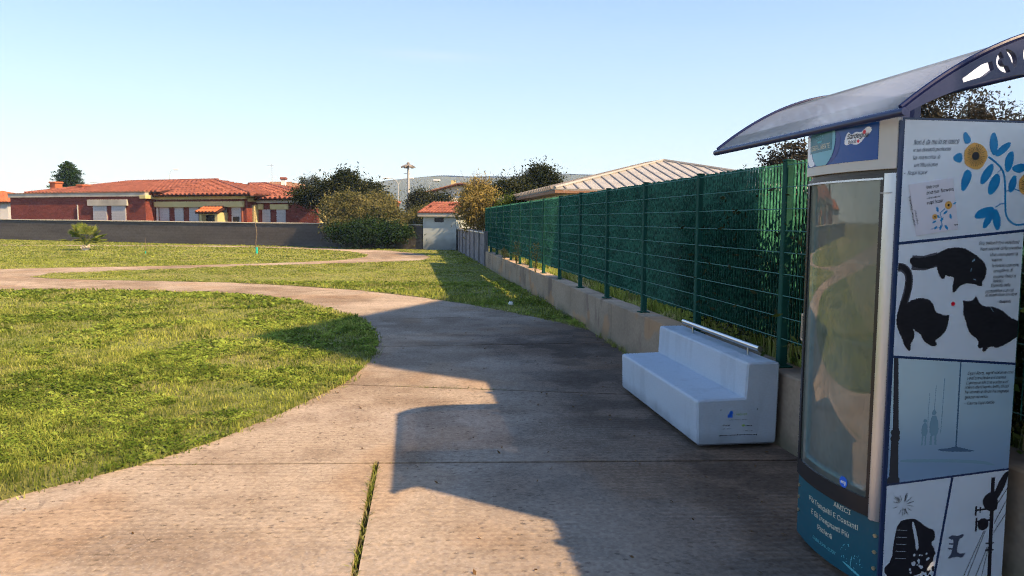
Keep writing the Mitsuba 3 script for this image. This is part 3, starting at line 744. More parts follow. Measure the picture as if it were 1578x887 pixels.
def slope(parent, name, poly3, bsdf, pitch=.40, r=.135, place=house_frame, course=.42):
    """One roof slope of barrel tiles: a plate and rows of tapering half-round tiles clipped to its outline. poly3: eave a, eave b, then on round."""
    P = place(np.array(poly3, float)); o = P[0]; u = P[1] - P[0]; u /= np.linalg.norm(u)
    nrm = np.cross(P[1] - P[0], P[-1] - P[0]); nrm /= np.linalg.norm(nrm)
    if nrm[2] < 0:
        nrm = -nrm
    w = np.cross(nrm, u)
    if (P[-1] - o) @ w < 0:
        w = -w
    q = np.column_stack([(P - o) @ u, (P - o) @ w]); pg = Polygon(q)
    at = lambda a: o + a[:, :1] * u + a[:, 1:2] * w + a[:, 2:3] * nrm
    pv, pf = prism(pg, -.10, 0)
    add(parent + '__' + name + '_deck', (at(pv), pf), 'mat_tile_shade' if 'grey' not in bsdf else bsdf)
    m = MB()
    ang = np.linspace(0, np.pi, 6)
    for x in np.arange(q[:, 0].min() + pitch / 2, q[:, 0].max(), pitch):
        c = pg.intersection(LineString([(x, -1), (x, 60)]))
        if c.is_empty or c.geom_type != 'LineString':
            continue
        ya, yb = c.coords[0][1], c.coords[-1][1]; ya, yb = min(ya, yb), max(ya, yb)
        if yb - ya < .1:
            continue
        nt = max(1, int((yb - ya) / course)); ys = np.linspace(ya, yb, nt + 1)
        for y0, y1 in zip(ys[:-1], ys[1:]):
            V = np.vstack([at(np.column_stack([x + rr * np.cos(ang), np.full(6, yy), hh + rr * np.sin(ang)])) for yy, rr, hh in ((y0 - .03, r, .02), (y1, r * .82, 0.0))])
            F = np.array([[k, k + 1, 7 + k, 6 + k] for k in range(5)])
            m.add(V, np.vstack([F[:, [0, 1, 2]], F[:, [0, 2, 3]], [[0, k + 1, k] for k in range(1, 5)]]))
    add(parent + '__' + name, m.get(), bsdf, kind='stuff')


def ridge(parent, pts, bsdf, r=.13, place=house_frame):
    add(parent + '__ridge', tube(place(np.array(pts, float)), r, 8), bsdf, smooth=40)


def hbox(parent, name, b, bsdf, c=0.0, **k):
    return add(parent + '__' + name, mapv(chbox(*b, c) if c else bx(*b), house_frame), bsdf, **k)


H_ = thing('brick_house', 'long red brick house with tiled hip roofs behind the boundary wall', 'house')
hbox(H_, 'wall', (-38.6, 3.5, -.3, -24.2, 13.0, 3.06), 'mat_brick')
hbox(H_, 'wall', (-24.2, 4.4, -.3, -16.0, 13.0, 3.0), 'mat_brick')
hbox(H_, 'wall', (-16.0, 5.3, -.3, -11.0, 13.0, 2.62), 'mat_brick')
hbox(H_, 'cornice', (-38.7, 3.38, 3.062, -24.08, 4.2, 3.34), 'mat_band', .02)
hbox(H_, 'cornice', (-38.74, 3.34, 3.342, -24.05, 4.3, 3.40), 'mat_tile_brown', .01)
hbox(H_, 'lintel', (-29.9, 3.36, 2.42, -25.85, 3.498, 2.86), 'mat_band', .02)
for a, b in ((-29.4, -28.0), (-27.5, -26.1)):
    hbox(H_, 'shutter', (a, 3.44, .9, b, 3.497, 2.417), 'mat_shutter')
hbox(H_, 'pipe', (-31.05, 3.42, .6, -30.99, 3.48, 2.5), 'mat_steel_post')
hbox(H_, 'corner_block', (-24.55, 3.30, 2.90, -23.95, 4.39, 3.16), 'mat_cream', .02)
hbox(H_, 'cornice', (-24.198, 4.1, 3.002, -15.85, 5.0, 3.12), 'mat_cream', .02)
hbox(H_, 'cornice', (-24.196, 4.22, 2.86, -15.9, 4.398, 2.998), 'mat_cream', .01)
hbox(H_, 'lintel', (-24.19, 4.16, 2.33, -16.15, 4.397, 2.72), 'mat_cream', .02)
for a, b in ((-23.85, -22.95), (-22.4, -21.6), (-21.05, -20.2), (-18.45, -17.7), (-17.25, -16.45)):
    k = hbox(H_, 'shutter', (a, 4.34, .9, b, 4.396, 2.327), 'mat_shutter')
hbox(H_, 'shutter', (-24.1, 4.30, .9, -23.98, 4.39, 2.327), 'mat_white_wall')
hbox(H_, 'window_gap', (-17.12, 4.325, .9, -16.58, 4.339, 1.70), 'mat_dark')
hbox(H_, 'pipe', (-16.35, 4.24, 0, -16.24, 4.34, 3.0), 'mat_tile')
hbox(H_, 'corner_block', (-16.3, 4.5, 2.70, -15.85, 5.29, 2.98), 'mat_cream', .02)
hbox(H_, 'pilaster', (-15.99, 4.9, .2, -15.80, 5.29, 2.5), 'mat_cream', .02)
hbox(H_, 'cornice', (-15.84, 5.1, 2.622, -10.85, 5.9, 2.84), 'mat_band', .02)
hbox(H_, 'lintel', (-15.78, 5.18, 2.19, -15.35, 5.298, 2.56), 'mat_cream', .02)
hbox(H_, 'lintel', (-14.75, 5.18, 2.19, -13.25, 5.298, 2.54), 'mat_cream', .02)
for a, b in ((-15.45, -14.78), (-14.24, -13.5)):
    hbox(H_, 'shutter', (a, 5.24, .9, b, 5.296, 2.187), 'mat_shutter')
hbox(H_, 'pilaster', (-11.02, 5.5, .2, -10.85, 6.4, 2.5), 'mat_cream', .02)
# porch
PO = H_ + '__porch'
for b in ((-19.25, 3.5, -.2, -19.05, 4.39, 1.97), (-17.9, 3.5, -.2, -17.65, 4.39, 1.97), (-19.048, 3.52, 1.82, -17.902, 4.38, 1.965)):
    hbox(PO, 'wall', b, 'mat_cream')
hbox(PO, 'opening', (-19.048, 3.9, -.1, -17.902, 3.96, 1.815), 'mat_dark')
slope(PO, 'roof', [(-19.45, 3.3, 1.975), (-17.5, 3.3, 1.975), (-17.5, 4.16, 2.36), (-19.45, 4.16, 2.36)], 'mat_tile_orange', .30, .11)
slope(H_, 'roof', [(-37.2, 3.7, 3.36), (-23.0, 3.7, 3.36), (-23.0, 9, 4.42), (-32.3, 9, 4.42)], 'mat_tile')
slope(H_, 'roof', [(-25.0, 3.85, 3.14), (-15.0, 3.85, 3.14), (-21.3, 7.0, 4.30)], 'mat_tile')
slope(H_, 'roof', [(-15.0, 3.85, 3.14), (-15.0, 10.0, 3.14), (-21.3, 7.0, 4.30)], 'mat_tile')
slope(H_, 'roof', [(-16.2, 4.9, 2.88), (-10.7, 4.9, 2.88), (-18.6, 9.2, 4.08), (-20.2, 9.2, 4.08)], 'mat_tile')
slope(H_, 'roof', [(-10.7, 4.9, 2.88), (-10.7, 13.3, 2.88), (-18.6, 9.2, 4.08)], 'mat_tile')
slope(H_, 'roof', [(-38.4, 4.6, 3.38), (-32.0, 4.6, 3.38), (-32.3, 8, 3.95), (-36.5, 8, 3.95)], 'mat_tile_orange')
ridge(H_, [(-37.2, 3.7, 3.40), (-32.3, 9, 4.45), (-23.0, 9, 4.45)], 'mat_tile')
ridge(H_, [(-25.0, 3.85, 3.17), (-21.3, 7.0, 4.33), (-15.0, 3.85, 3.17)], 'mat_tile')
ridge(H_, [(-20.2, 9.2, 4.11), (-18.6, 9.2, 4.11), (-10.7, 4.9, 2.91)], 'mat_tile')
for s, t, z in ((-36.8, 6, 4.38), (-33.7, 6, 4.12)):
    c = H_ + '__chimney'
    hbox(H_, 'chimney', (s - .3, t - .3, 3.3, s + .3, t + .3, z - .14), 'mat_tile_orange')
    hbox(c, 'cap', (s - .38, t - .38, z - .138, s + .38, t + .38, z), 'mat_tile_orange', .03)

# ------------------------------------------------------------------ other houses and roofs
ident = lambda v: np.asarray(v, float)


def simple_house(key, x0, x1, y0, y1, ze, zr, wallm, roofm, rx0, rx1, over=.4):
    add(key + '__wall', bx(x0, y0, -.3, x1, y1, ze), wallm)
    yc = (y0 + y1) / 2
    E = [(x0 - over, y0 - over, ze), (x1 + over, y0 - over, ze), (x1 + over, y1 + over, ze), (x0 - over, y1 + over, ze)]
    A, B = (rx0, yc, zr), (rx1, yc, zr)
    slope(key, 'roof', [E[0], E[1], B, A], roofm, .3, .10, ident)
    slope(key, 'roof', [E[1], E[2], B], roofm, .3, .10, ident)
    slope(key, 'roof', [E[3], E[0], A], roofm, .3, .10, ident)
    ridge(key, [A, B], roofm, .12, ident)


h = thing('house', 'brown roofed house with a tall chimney behind the brick house', 'house')
simple_house(h, -26.9, -18.5, 74, 84, 4.2, 5.25, 'mat_white_wall', 'mat_tile_brown', -24.8, -22.6)
add(h + '__chimney', bx(-22.95, 76.5, 4.2, -22.55, 76.9, 5.45), 'mat_white_wall')
add(h + '__chimney__cap', chbox(-23.05, 76.4, 5.452, -22.45, 77, 5.7, .05), 'mat_tile')
add(h + '__antenna', MB().add(*tube([[-24.3, 78, 5.2], [-24.3, 78, 7.1]], .025, 5)).add(*tube([[-24.8, 78, 6.95], [-24.1, 78, 6.95]], .02, 5)).get(), 'mat_steel_post')
h = thing('house', 'low grey walled house with an orange roof at the left end of the boundary wall', 'house')
simple_house(h, -62, -49.2, 75, 86, 3.05, 4.2, 'mat_grey_wall', 'mat_tile_orange', -58, -53)
add(h + '__window', bx(-50.8, 74.97, .4, -50.0, 75.05, 2.7), 'mat_dark')
h = thing('house', 'white house with a low dark roof behind the hut', 'house')
add(h + '__wall', bx(-7.0, 65, -.3, -1.5, 75, 3.55), 'mat_white_wall')
slope(h, 'roof', [(-8.1, 64.3, 3.65), (-8.1, 76, 3.65), (-4.4, 76, 4.62), (-4.4, 64.3, 4.62)], 'mat_tile_brown', .3, .1, ident)
slope(h, 'roof', [(-.9, 64.3, 4.12), (-.9, 76, 4.12), (-4.4, 76, 4.62), (-4.4, 64.3, 4.62)], 'mat_tile_brown', .3, .1, ident)
add(h + '__gable', trimesh.convex.convex_hull(np.array([[x, y, z] for y in (65.0, 65.3) for x, z in ((-7.0, 3.552), (-1.5, 3.552), (-4.4, 4.5), (-1.5, 4.1), (-7, 3.9))])), 'mat_white_wall')
add(h + '__chimney', bx(-5.35, 67, 4.2, -4.95, 67.4, 5.0), 'mat_cream')
for x in (-6.4, -3.4):
    add(h + '__window', bx(x, 64.96, 2.2, x + .8, 65.02, 3.2), 'mat_dark')
h = thing('brick_shed', 'small orange brick gatehouse between the bush and the tall mast', 'shed')
add(h + '__wall', bx(-9.0, 55, -.3, -8.4, 57, 2.75), 'mat_brick')
add(h + '__cap', chbox(-9.1, 54.9, 2.752, -8.3, 57.1, 2.92, .03), 'mat_tile_orange')

# hip-roofed building behind the fence
PV = thing('pavilion', 'low building with a cream ribbed sheet roof behind the green fence', 'building')
PC = np.array([1.09, 20.0]); k_ = 4.39


def pav(v):
    v = np.asarray(v, float)
    q = PC + v[:, :1] * FP[:2] + v[:, 1:2] * FD[:2]
    return np.column_stack([q, v[:, 2]])


ze, za = 2.36, 3.47
add(PV + '__wall', mapv(bx(.4, .4, .3, 8.4, 16, 2.3), pav), 'mat_white_wall')
add(PV + '__eave', mapv(chbox(0, 0, 2.27, 8.78, 16.4, 2.352, .01), pav), 'mat_tile_brown')
hip = np.array([[0, 0, ze], [8.78, 0, ze], [k_, k_, za]])
up = pav(hip); nn = np.cross(up[1] - up[0], up[2] - up[0]); nn /= np.linalg.norm(nn); nn = nn if nn[2] > 0 else -nn
add(PV + '__roof_sheet', trimesh.convex.convex_hull(np.vstack([up, up + nn * .03])), 'mat_sheet_roof')
left = pav(np.array([[0, 0, ze], [0, 16, ze], [k_, 16, za], [k_, k_, za]]))
for q in (left,):
    add(PV + '__roof_sheet', trimesh.convex.convex_hull(np.vstack([q, q + [0, 0, .03]])), 'mat_tile_grey')
slope(PV, 'roof_tiles', [(0, .3, ze + .03), (0, 16, ze + .03), (k_, 16, za + .03), (k_, k_ + .3, za + .03)], 'mat_tile_grey', .3, .09, pav)
for x in np.arange(.3, 8.6, .34):
    yt = min(x, 8.78 - x)
    a, b = pav(np.array([[x, -.02, ze + .05], [x, yt, ze + .05 + (za - ze) * yt / k_]]))
    add(PV + '__rib', tube([a, b], .020, 5), 'mat_sheet_roof')
add(PV + '__ridge_cap', tube(pav(np.array([[0, 0, ze + .06], [k_, k_, za + .06], [8.78, 0, ze + .06]])), .045, 6), 'mat_sheet_roof')

# unseen building out to the right, guessed and shaped to shade the path bend
AB = thing('apartment_building', 'unseen plain building guessed beyond the fence and shaped to shade the path', 'building')
gp = Polygon([(1.0, -.3), (1.0, 9.95), (1.55, 12.0), (7.9, 10.0), (7.9, -.3)])
gv, gf = prism(gp, 9.45, 17.5)
add(AB + '__wall', (np.column_stack([gv[:, 2], gv[:, 0], gv[:, 1]]), gf), 'mat_white_wall')
add(AB + '__roof', trimesh.convex.convex_hull(np.array([[x, y, z] for x in (9.46, 17.6) for y, z in ((1.55, 12.003), (8.0, 9.98), (1.55, 12.05), (8.0, 10.03))])), 'mat_tile_brown')
for z in (2, 5, 8):
    for y in (2.6, 5.6):
        add(AB + '__window', bx(9.42, y, z, 9.447, y + 1.0, z + 1.3), 'mat_shutter')

# ------------------------------------------------------------------ glass-door display fridge used as a book exchange
FR = thing('display_fridge', 'glass door display fridge turned into a book exchange with printed posters on its side', 'fridge')
FC = np.array([1.53, 3.05]); FX = np.array([.986, .165]); FY = np.array([-.165, .986])
DEP, WID = .57, .645


def fridge(v):
    """local (depth, width, z): depth 0 is the flat front, growing to the wall; width 0 is the poster side."""
    v = np.asarray(v, float)
    return np.column_stack([FC + v[:, :1] * FX + v[:, 1:2] * FY, v[:, 2]])


def bulge(y):
    return .048 * (1 - ((y - WID / 2) / (WID / 2)) ** 2)


def front(v, off=0.0):
    """(across to the viewer's right, up, out) on the bowed front; across = WID - width."""
    v = np.asarray(v, float); y = WID - v[:, 0]
    return fridge(np.column_stack([-(bulge(y) + v[:, 2] + off), y, v[:, 1]]))


def side(v, off=0.0):
    """(across, up, out) on the flat poster side."""
    v = np.asarray(v, float)
    return fridge(np.column_stack([v[:, 0], -(v[:, 2] + off), v[:, 1]]))


def fbar(y0, z0, o0, y1, z1, o1, n=14):
    """A bar on the bowed front, cut up along its width; in across/up/out terms."""
    xs = np.linspace(y0, y1, n + 1)
    V = np.array([[x, z, o] for x in xs for z, o in ((z0, o0), (z1, o0), (z1, o1), (z0, o1))])
    F = []
    for i in range(n):
        for j in range(4):
            F.append([i * 4 + j, i * 4 + (j + 1) % 4, i * 4 + 4 + (j + 1) % 4, i * 4 + 4 + j])
    F = np.array(F); F = np.vstack([F[:, [0, 1, 2]], F[:, [0, 2, 3]], [[0, 2, 1], [0, 3, 2], [4 * n, 4 * n + 1, 4 * n + 2], [4 * n, 4 * n + 2, 4 * n + 3]]])
    return V, F


def fpatch(poly, o, t=.0006):
    """Flat print on the bowed front, cut finely enough to follow it."""
    x0, _, x1, _ = poly.bounds; m = MB()
    xs = np.linspace(x0, x1, max(2, int((x1 - x0) / .02) + 1))
    for a, b in zip(xs[:-1], xs[1:]):
        g = poly.intersection(sbox(a, -9, b, 9))
        if g.area > 1e-8:
            m.add(*prism(g, o, o + t))
    return m.get()


add(FR + '__cabinet', mapv(MB().add(*chbox(.0, .0, .06, DEP, .035, 1.955, .006)).add(*chbox(.0, WID - .035, .06, DEP, WID, 1.955, .006)).add(*bx(DEP - .03, .0351, .061, DEP - .001, WID - .0351, 1.954))
                           .add(*bx(.002, .0352, 1.78, DEP - .031, WID - .0352, 1.953)).add(*bx(.002, .0352, .07, DEP - .031, WID - .0352, .33)).get(), fridge), 'mat_cabinet')
add(FR + '__interior_back', mapv(bx(DEP - .06, .036, .331, DEP - .0305, WID - .036, 1.779), fridge), 'mat_inner')
for z in (.66, 1.02, 1.38):
    s = MB()
    s.add(*bx(.06, .04, z, .07, WID - .04, z + .012))
    for x in np.linspace(.08, DEP - .08, 12):
        s.add(*bx(x, .04, z, x + .005, WID - .04, z + .005))
    add(FR + '__shelf', mapv(s.get(), fridge), 'mat_inner')
for x in (.10, .24, .43, .53):
    add(FR + '__hanger', mapv(fbar(x, 1.63, -.05, x + .028, 1.772, -.04, 2), front), 'mat_black')
add(FR + '__base', mapv(bx(.02, .02, .0, DEP - .02, WID - .02, .0595), fridge), 'mat_black')
# header
HD = FR + '__header'
add(HD, mapv(fbar(-.006, 1.775, -.075, WID - .001, 1.972, .020, 18), front), 'mat_cabinet', smooth=25)
hb = sbox(.012, 1.815, WID - .085, 1.966)
add(HD + '__light_panel', mapv(fpatch(hb, .0203, .002), front), 'mat_print_blue')
sw = smooth_poly([(.012, 1.966), (.30, 1.966), (.345, 1.93), (.33, 1.86), (.27, 1.816), (.15, 1.815), (.012, 1.84)], 2).intersection(hb)
add(HD + '__swoosh', mapv(fpatch(sw, .0225), front), 'mat_print_darkblue')
wl = smooth_poly([(.013, 1.965), (.045, 1.95), (.06, 1.90), (.08, 1.85), (.13, 1.818), (.013, 1.816)], 2).intersection(hb)
add(HD + '__white_curve', mapv(fpatch(wl, .0233), front), 'mat_print_white')
ci = Point(.185, 1.925).buffer(.118, 24).intersection(hb)
add(HD + '__disc', mapv(fpatch(ci, .0241), front), 'mat_print_lightteal')
sq = Polygon([(.055, 1.875), (.278, 1.878), (.278, 1.965), (.05, 1.965)])
add(HD + '__square', mapv(fpatch(sq, .0249), front), 'mat_print_teal')
add(HD + '__lettering', mapv(moved(text('LIBERA...MENTE', .022, width=.195), .067, 1.888, .0257), front), 'mat_letter_cream')
star = MB()
for k in range(16):
    a = RNG.uniform(0, np.pi); r = RNG.uniform(.012, .034)
    star.add(*moved(prism(Point(0, 0).buffer(.0022, 3), 0, .0006), .165 + r * 1.4 * math.cos(a), 1.925 + r * math.sin(a), .0257))
star.add(*fpatch(smooth_poly([(.13, 1.921), (.16, 1.927), (.20, 1.921), (.165, 1.917)]), .0257))
add(HD + '__book_burst', mapv(star.get(), front), 'mat_letter_teal')
stk = smooth_poly([(.365, 1.895), (.375, 1.925), (.392, 1.945), (.41, 1.925), (.44, 1.94), (.47, 1.93), (.50, 1.955), (.528, 1.945), (.52, 1.925), (.49, 1.912), (.47, 1.89), (.44, 1.882), (.41, 1.893), (.385, 1.885)], 2)
add(HD + '__sticker', mapv(fpatch(stk, .0225), front), 'mat_print_white')
add(HD + '__sticker_lettering', mapv(MB().add(*moved(text('Sardegna', .020, width=.125, shear=.3, bold=True), .383, 1.912, .0233)).add(*moved(text('book', .016, width=.05, shear=.3), .392, 1.892, .0233)).get(), front), 'mat_ink')
add(HD + '__sticker_dots', mapv(MB().add(*fpatch(Point(.455, 1.898).buffer(.007), .0233)).add(*fpatch(Point(.488, 1.932).buffer(.008), .0238)).get(), front), 'mat_red')
add(FR + '__rubber_gap', mapv(fbar(.0, 1.757, -.07, WID, 1.7748, -.004, 14), front), 'mat_black')
# door
DR = FR + '__door'
zb, zt = .335, 1.755
add(DR + '__frame', mapv(MB().add(*fbar(.0, zb, -.045, WID - .001, zb + .075, .012, 18)).add(*fbar(.0, zt - .02, -.045, WID - .001, zt, .012, 18)).add(*fbar(.0, zb + .0755, -.045, .028, zt - .0205, .012, 3)).add(*fbar(WID - .078, zb + .0755, -.045, WID - .054, zt - .0205, .010, 3)).get(), front), 'mat_black', smooth=25)
add(DR + '__trim', mapv(MB().add(*fbar(.004, zt - .022, .0125, WID - .06, zt - .014, .016, 16)).add(*fbar(-.004, zb, -.03, -.0005, zt, .010, 2)).get(), front), 'mat_alu')
st = [(-.0455, .012), (-.030, .026), (.0, .030), (.010, .028)]
sp = MB()
pr_ = np.array([(WID - .053, -.045), (WID - .053, .018), (WID - .046, .024), (WID - .032, .026), (WID - .016, .022), (WID - .004, .010), (WID + .002, -.01), (WID + .002, -.045)])
V = np.vstack([np.column_stack([pr_[:, 0], np.full(8, z), pr_[:, 1]]) for z in (zb - .002, zt - .075, zt + .002)])
F = np.array([[r * 8 + j, r * 8 + (j + 1) % 8, r * 8 + 8 + (j + 1) % 8, r * 8 + 8 + j] for r in range(2) for j in range(8)])
F = np.vstack([F[:, [0, 1, 2]], F[:, [0, 2, 3]], [[0, i + 1, i] for i in range(1, 7)], [[16, 16 + i, 17 + i] for i in range(1, 7)]])
add(DR + '__stile', mapv((V, F), front), 'mat_alu', smooth=30)
add(DR + '__stile_cap', mapv(fbar(WID - .0535, zt - .078, .014, WID - .012, zt - .074, .0315, 4), front), 'mat_steel_post')
xs = np.linspace(.0285, WID - .0785, 25)
V = np.array([[x, z, 0.004] for x in xs for z in (zb + .0755, zt - .0205)]); F = np.array([[2 * i, 2 * i + 2, 2 * i + 3, 2 * i + 1] for i in range(24)])
add(DR + '__glass', mapv((V, F), front), 'mat_glass', smooth=True)
add(DR + '__gasket', mapv(MB().add(*fbar(.05, zb + .095, -.03, WID - .115, zb + .108, -.012, 14)).add(*fbar(.05, zb + .108, -.03, .064, zt - .07, -.012, 2)).get(), front), 'mat_print_lightteal')
hx_, hz0, hz1 = -.045, .985, 1.115
add(DR + '__handle', mapv(MB().add(*fbar(hx_, hz0, -.005, hx_ + .010, hz1, .01, 2)).add(*fbar(hx_ + .0101, hz0, -.005, .02, hz0 + .010, .01, 2)).add(*fbar(hx_ + .0101, hz1 - .010, -.005, .02, hz1, .01, 2)).get(), front), 'mat_handle', label='beige loop handle at the far edge of the door')
add(DR + '__round_sticker', mapv(fpatch(Point(.437, .435).buffer(.024, 16), .0065, .001), front), 'mat_badge_blue')
add(DR + '__sticker_lettering', mapv(moved(text('eng', .016, width=.032, bold=True), .421, .428, .0077), front), 'mat_print_white')
# lower panel with the quotation
LP = FR + '__lower_panel'
add(LP, mapv(fbar(-.004, .035, -.035, WID + .001, .333, .0, 16), front), 'mat_bottom_teal')
lt = MB()
for s, z, w, h, x in (('AMICI', .302, .11, .022, .37), ('Più Tranquilli E Costanti', .252, .37, .023, .155), ('E Gli Insegnanti Più', .198, .29, .023, .185), ('Pazienti', .148, .12, .023, .25)):
    add(LP + '__lettering', mapv(moved(text(s, h, width=w), x, z, .0004), front), 'mat_letter_cream')
add(LP + '__author', mapv(moved(text('CHARLES W. ELIOT', .013, width=.19), .21, .088, -.0000+.0004), front), 'mat_letter_teal')
bm = MB()
for k in range(26):
    a = RNG.uniform(.15, 2.9); r = RNG.uniform(.03, .10)
    bm.add(*moved(prism(Point(0, 0).buffer(RNG.uniform(.0015, .0032), 3), 0, .0006), .49 + r * math.cos(a) * .75, .075 + r * math.sin(a), -.0000+.0004))
bm.add(*fpatch(smooth_poly([(.43, .085), (.49, .066), (.55, .052), (.55, .062), (.49, .078)]), -.0000+.0004)).add(*fpatch(Polygon([(.489, .07), (.493, .07), (.500, .125), (.497, .125)]), -.0000+.0004))
add(LP + '__book_burst', mapv(bm.get(), front), 'mat_letter_teal')
for x, z in [(WID - .03, .265), (WID - .03, .195), (WID - .03, .125), (.018, .275), (.018, .215), (.018, .15)]:
    add(LP + '__screw', mapv(moved(prism(Point(0, 0).buffer(.008, 6), 0, .006), x, z, .0002), front), 'mat_brass')

# poster side
BD = FR + '__poster_board'
PWD = .568
add(BD, mapv(bx(-.004, .06, .0, PWD, 1.972, .004), side), 'mat_board', label='white printed poster board on the fridge side')
SEP = lambda seps, x: seps[0][1] + (x - seps[0][0]) * (seps[1][1] - seps[0][1]) / (seps[1][0] - seps[0][0])
lin = lambda pts, w: LineString(pts).buffer(w / 2, cap_style=2)
edge = unary_union([lin([(.0, .06), (.0, 1.972)], .010), lin([(-.004, 1.968), (PWD, 1.968)], .008), lin([(-.005, P_SEP1[0][1]), (PWD, SEP(P_SEP1, PWD))], .011), lin([(-.005, P_SEP2[0][1]), (PWD, SEP(P_SEP2, PWD))], .010),
                    lin([(-.005, P_SEP3[0][1]), (PWD, SEP(P_SEP3, PWD))], .008), lin([P_SEPV[0], P_SEPV[1]], .010)])
add(BD + '__dividers', mapv(prism(edge, .0048, .0056), side), 'mat_navy')
add(FR + '__corner_strip', mapv(MB().add(*bx(-.016, -.008, .06, -.0045, .0, 1.96)).get(), fridge), 'mat_navy')
fogp = Polygon([(.005, SEP(P_SEP3, 0) + .004), (PWD, SEP(P_SEP3, PWD) + .004), (PWD, SEP(P_SEP2, PWD) - .004), (.005, SEP(P_SEP2, 0) - .004)])
add(BD + '__misty_print', mapv(prism(fogp, .0042, .0046), side), 'mat_fog')
lamp = Polygon([(x - .0, z) for x, z in P_LAMP]).intersection(fogp)
add(BD + '__lamp_post_print', mapv(prism(lamp, .0048, .0056), side), 'mat_post_print')
fd = unary_union([lin([(.3125, SEP(P_SEP2, .31) - .006), (.313, .64)], .006), smooth_poly(P_MOUND, 1)]).intersection(fogp)
add(BD + '__tree_print', mapv(prism(fd, .0050, .0058), side), 'mat_fogdark')
# two plain walkers and bare poles far off in the mist
x0, zf = .200, .652
fig = unary_union([smooth_poly([(x0 - .012, .775), (x0 + .020, .775), (x0 + .030, .69), (x0 - .016, .69)], 1), Point(x0 + .003, .787).buffer(.010), lin([(x0 - .004, .70), (x0 - .006, zf)], .009), lin([(x0 + .014, .70), (x0 + .016, zf)], .009),
                   smooth_poly([(x0 - .048, .745), (x0 - .026, .745), (x0 - .022, .69), (x0 - .052, .69)], 1), Point(x0 - .036, .754).buffer(.008), lin([(x0 - .043, .70), (x0 - .046, zf)], .006), lin([(x0 - .031, .70), (x0 - .030, zf)], .006)])
add(BD + '__walkers_print', mapv(prism(fig, .0054, .0060), side), 'mat_fogfig')
thin = unary_union([lin([(.203, .79), (.206, .90)], .002), lin([(.238, .70), (.243, .93)], .0026), lin([(.176, .70), (.178, .87)], .0016), smooth_poly([(.06, .598), (.26, .590), (.45, .575), (.50, .555), (.50, .550), (.44, .562), (.25, .578), (.06, .584)], 1)]).intersection(fogp)
add(BD + '__mist_lines', mapv(prism(thin, .0050, .0056), side), 'mat_fogfig')

# flower print (a plain generic flower design)
add(BD + '__leaf_print', mapv(prism(unary_union([smooth_poly([(x + RNG.normal(0, .001), z) for x, z in l], 2).buffer(.004).buffer(.0) for l in P_LEAVES] + [LineString(chaikin(P_STEM, 2, False)).buffer(.0036), lin([(.448, 1.781), (.43, 1.765)], .003), lin([(.473, 1.64), (.452, 1.640), (.429, 1.625)], .004), lin([(.47, 1.69), (.51, 1.70), (.545, 1.69)], .004)]).intersection(sbox(0, 1.5, PWD, 1.96)), .0050, .0058), side), 'mat_leafblue')
pet, ink = [], []
for (fx_, fz_), r in zip(P_FLOWER, (.052, .046)):
    th = np.linspace(0, 2 * np.pi, 40)[:-1]
    pet.append(Polygon(np.column_stack([fx_ + r * (1 + .04 * np.sin(5 * th + 1)) * np.cos(th) , fz_ + r * (1 + .04 * np.sin(4 * th)) * np.sin(th)])))
    ink.append(Point(fx_, fz_).buffer(.017))
    for t in np.linspace(0, 2 * np.pi, 29)[:-1]:
        r1 = r * RNG.uniform(.72, .92)
        ink.append(lin([(fx_ + .02 * math.cos(t), fz_ + .02 * math.sin(t)), (fx_ + r1 * math.cos(t), fz_ + r1 * math.sin(t))], .0015))
clip = sbox(0, 1.5, PWD, 1.96)
for q in pet:
    add(BD + '__petal_print', mapv(prism(q.intersection(clip), .0062, .0068), side), 'mat_petal')
add(BD + '__flower_ink', mapv(prism(unary_union(ink).intersection(clip), .0072, .0078), side), 'mat_ink')

# book cover print, as a thin card standing a little off the board
cv = Polygon(P_BOOK)
BK = BD + '__book_cover'
add(BK, mapv(prism(cv, .0048, .0075), side), 'mat_cover')
cr = math.atan2(P_BOOK[1][1] - P_BOOK[0][1], P_BOOK[1][0] - P_BOOK[0][0])
bt = MB()
for s, x, z, h, w in (('the sun', .112, 1.695, .013, .055), ('and her flowers', .113, 1.672, .014, .122), ('a new collection', .116, 1.655, .006, .06), ('rupi kaur', .118, 1.633, .014, .074)):
    bt.add(*moved(text(s, h, width=w), x, z, .0079, cr))
add(BK + '__spine_lettering', mapv(MB().add(*moved(text('and her flowers', .009, width=.12), .072, 1.55, .0079, cr + math.pi / 2 + .10)).add(*moved(text('rupi kaur', .007, width=.06), .084, 1.555, .0079, cr + math.pi / 2 + .10)).get(), side), 'mat_ink')
add(BK + '__printed_mark', mapv(prism(Polygon([(.245, 1.551), (.260, 1.553), (.260, 1.557), (.245, 1.555)]), .0079, .0083), side), 'mat_ink')
add(BK + '__lettering', mapv(bt.get(), side), 'mat_ink')
sm = []
for x, z, a, l in ((.17, 1.60, 1.9, .03), (.18, 1.58, 2.6, .026), (.19, 1.595, .6, .028), (.178, 1.565, .8, .026), (.165, 1.57, 3.6, .024), (.20, 1.555, 5.4, .03), (.185, 1.555, 4.6, .026), (.17, 1.55, 3.9, .024), (.222, 1.60, 5.0, .028), (.232, 1.635, .5, .02)):
    d = np.array([math.cos(a), math.sin(a)]); q = np.array([-d[1], d[0]]); p = np.array([x, z])
    sm.append(smooth_poly([p, p + d * l * .5 + q * l * .22, p + d * l, p + d * l * .5 - q * l * .22], 1))
sm.append(lin([(.19, 1.545), (.186, 1.575), (.178, 1.60), (.20, 1.62)], .003)); sm.append(lin([(.14, 1.535), (.19, 1.545)], .002))
add(BK + '__leaf_print', mapv(prism(unary_union(sm), .0079, .0083), side), 'mat_leafblue')
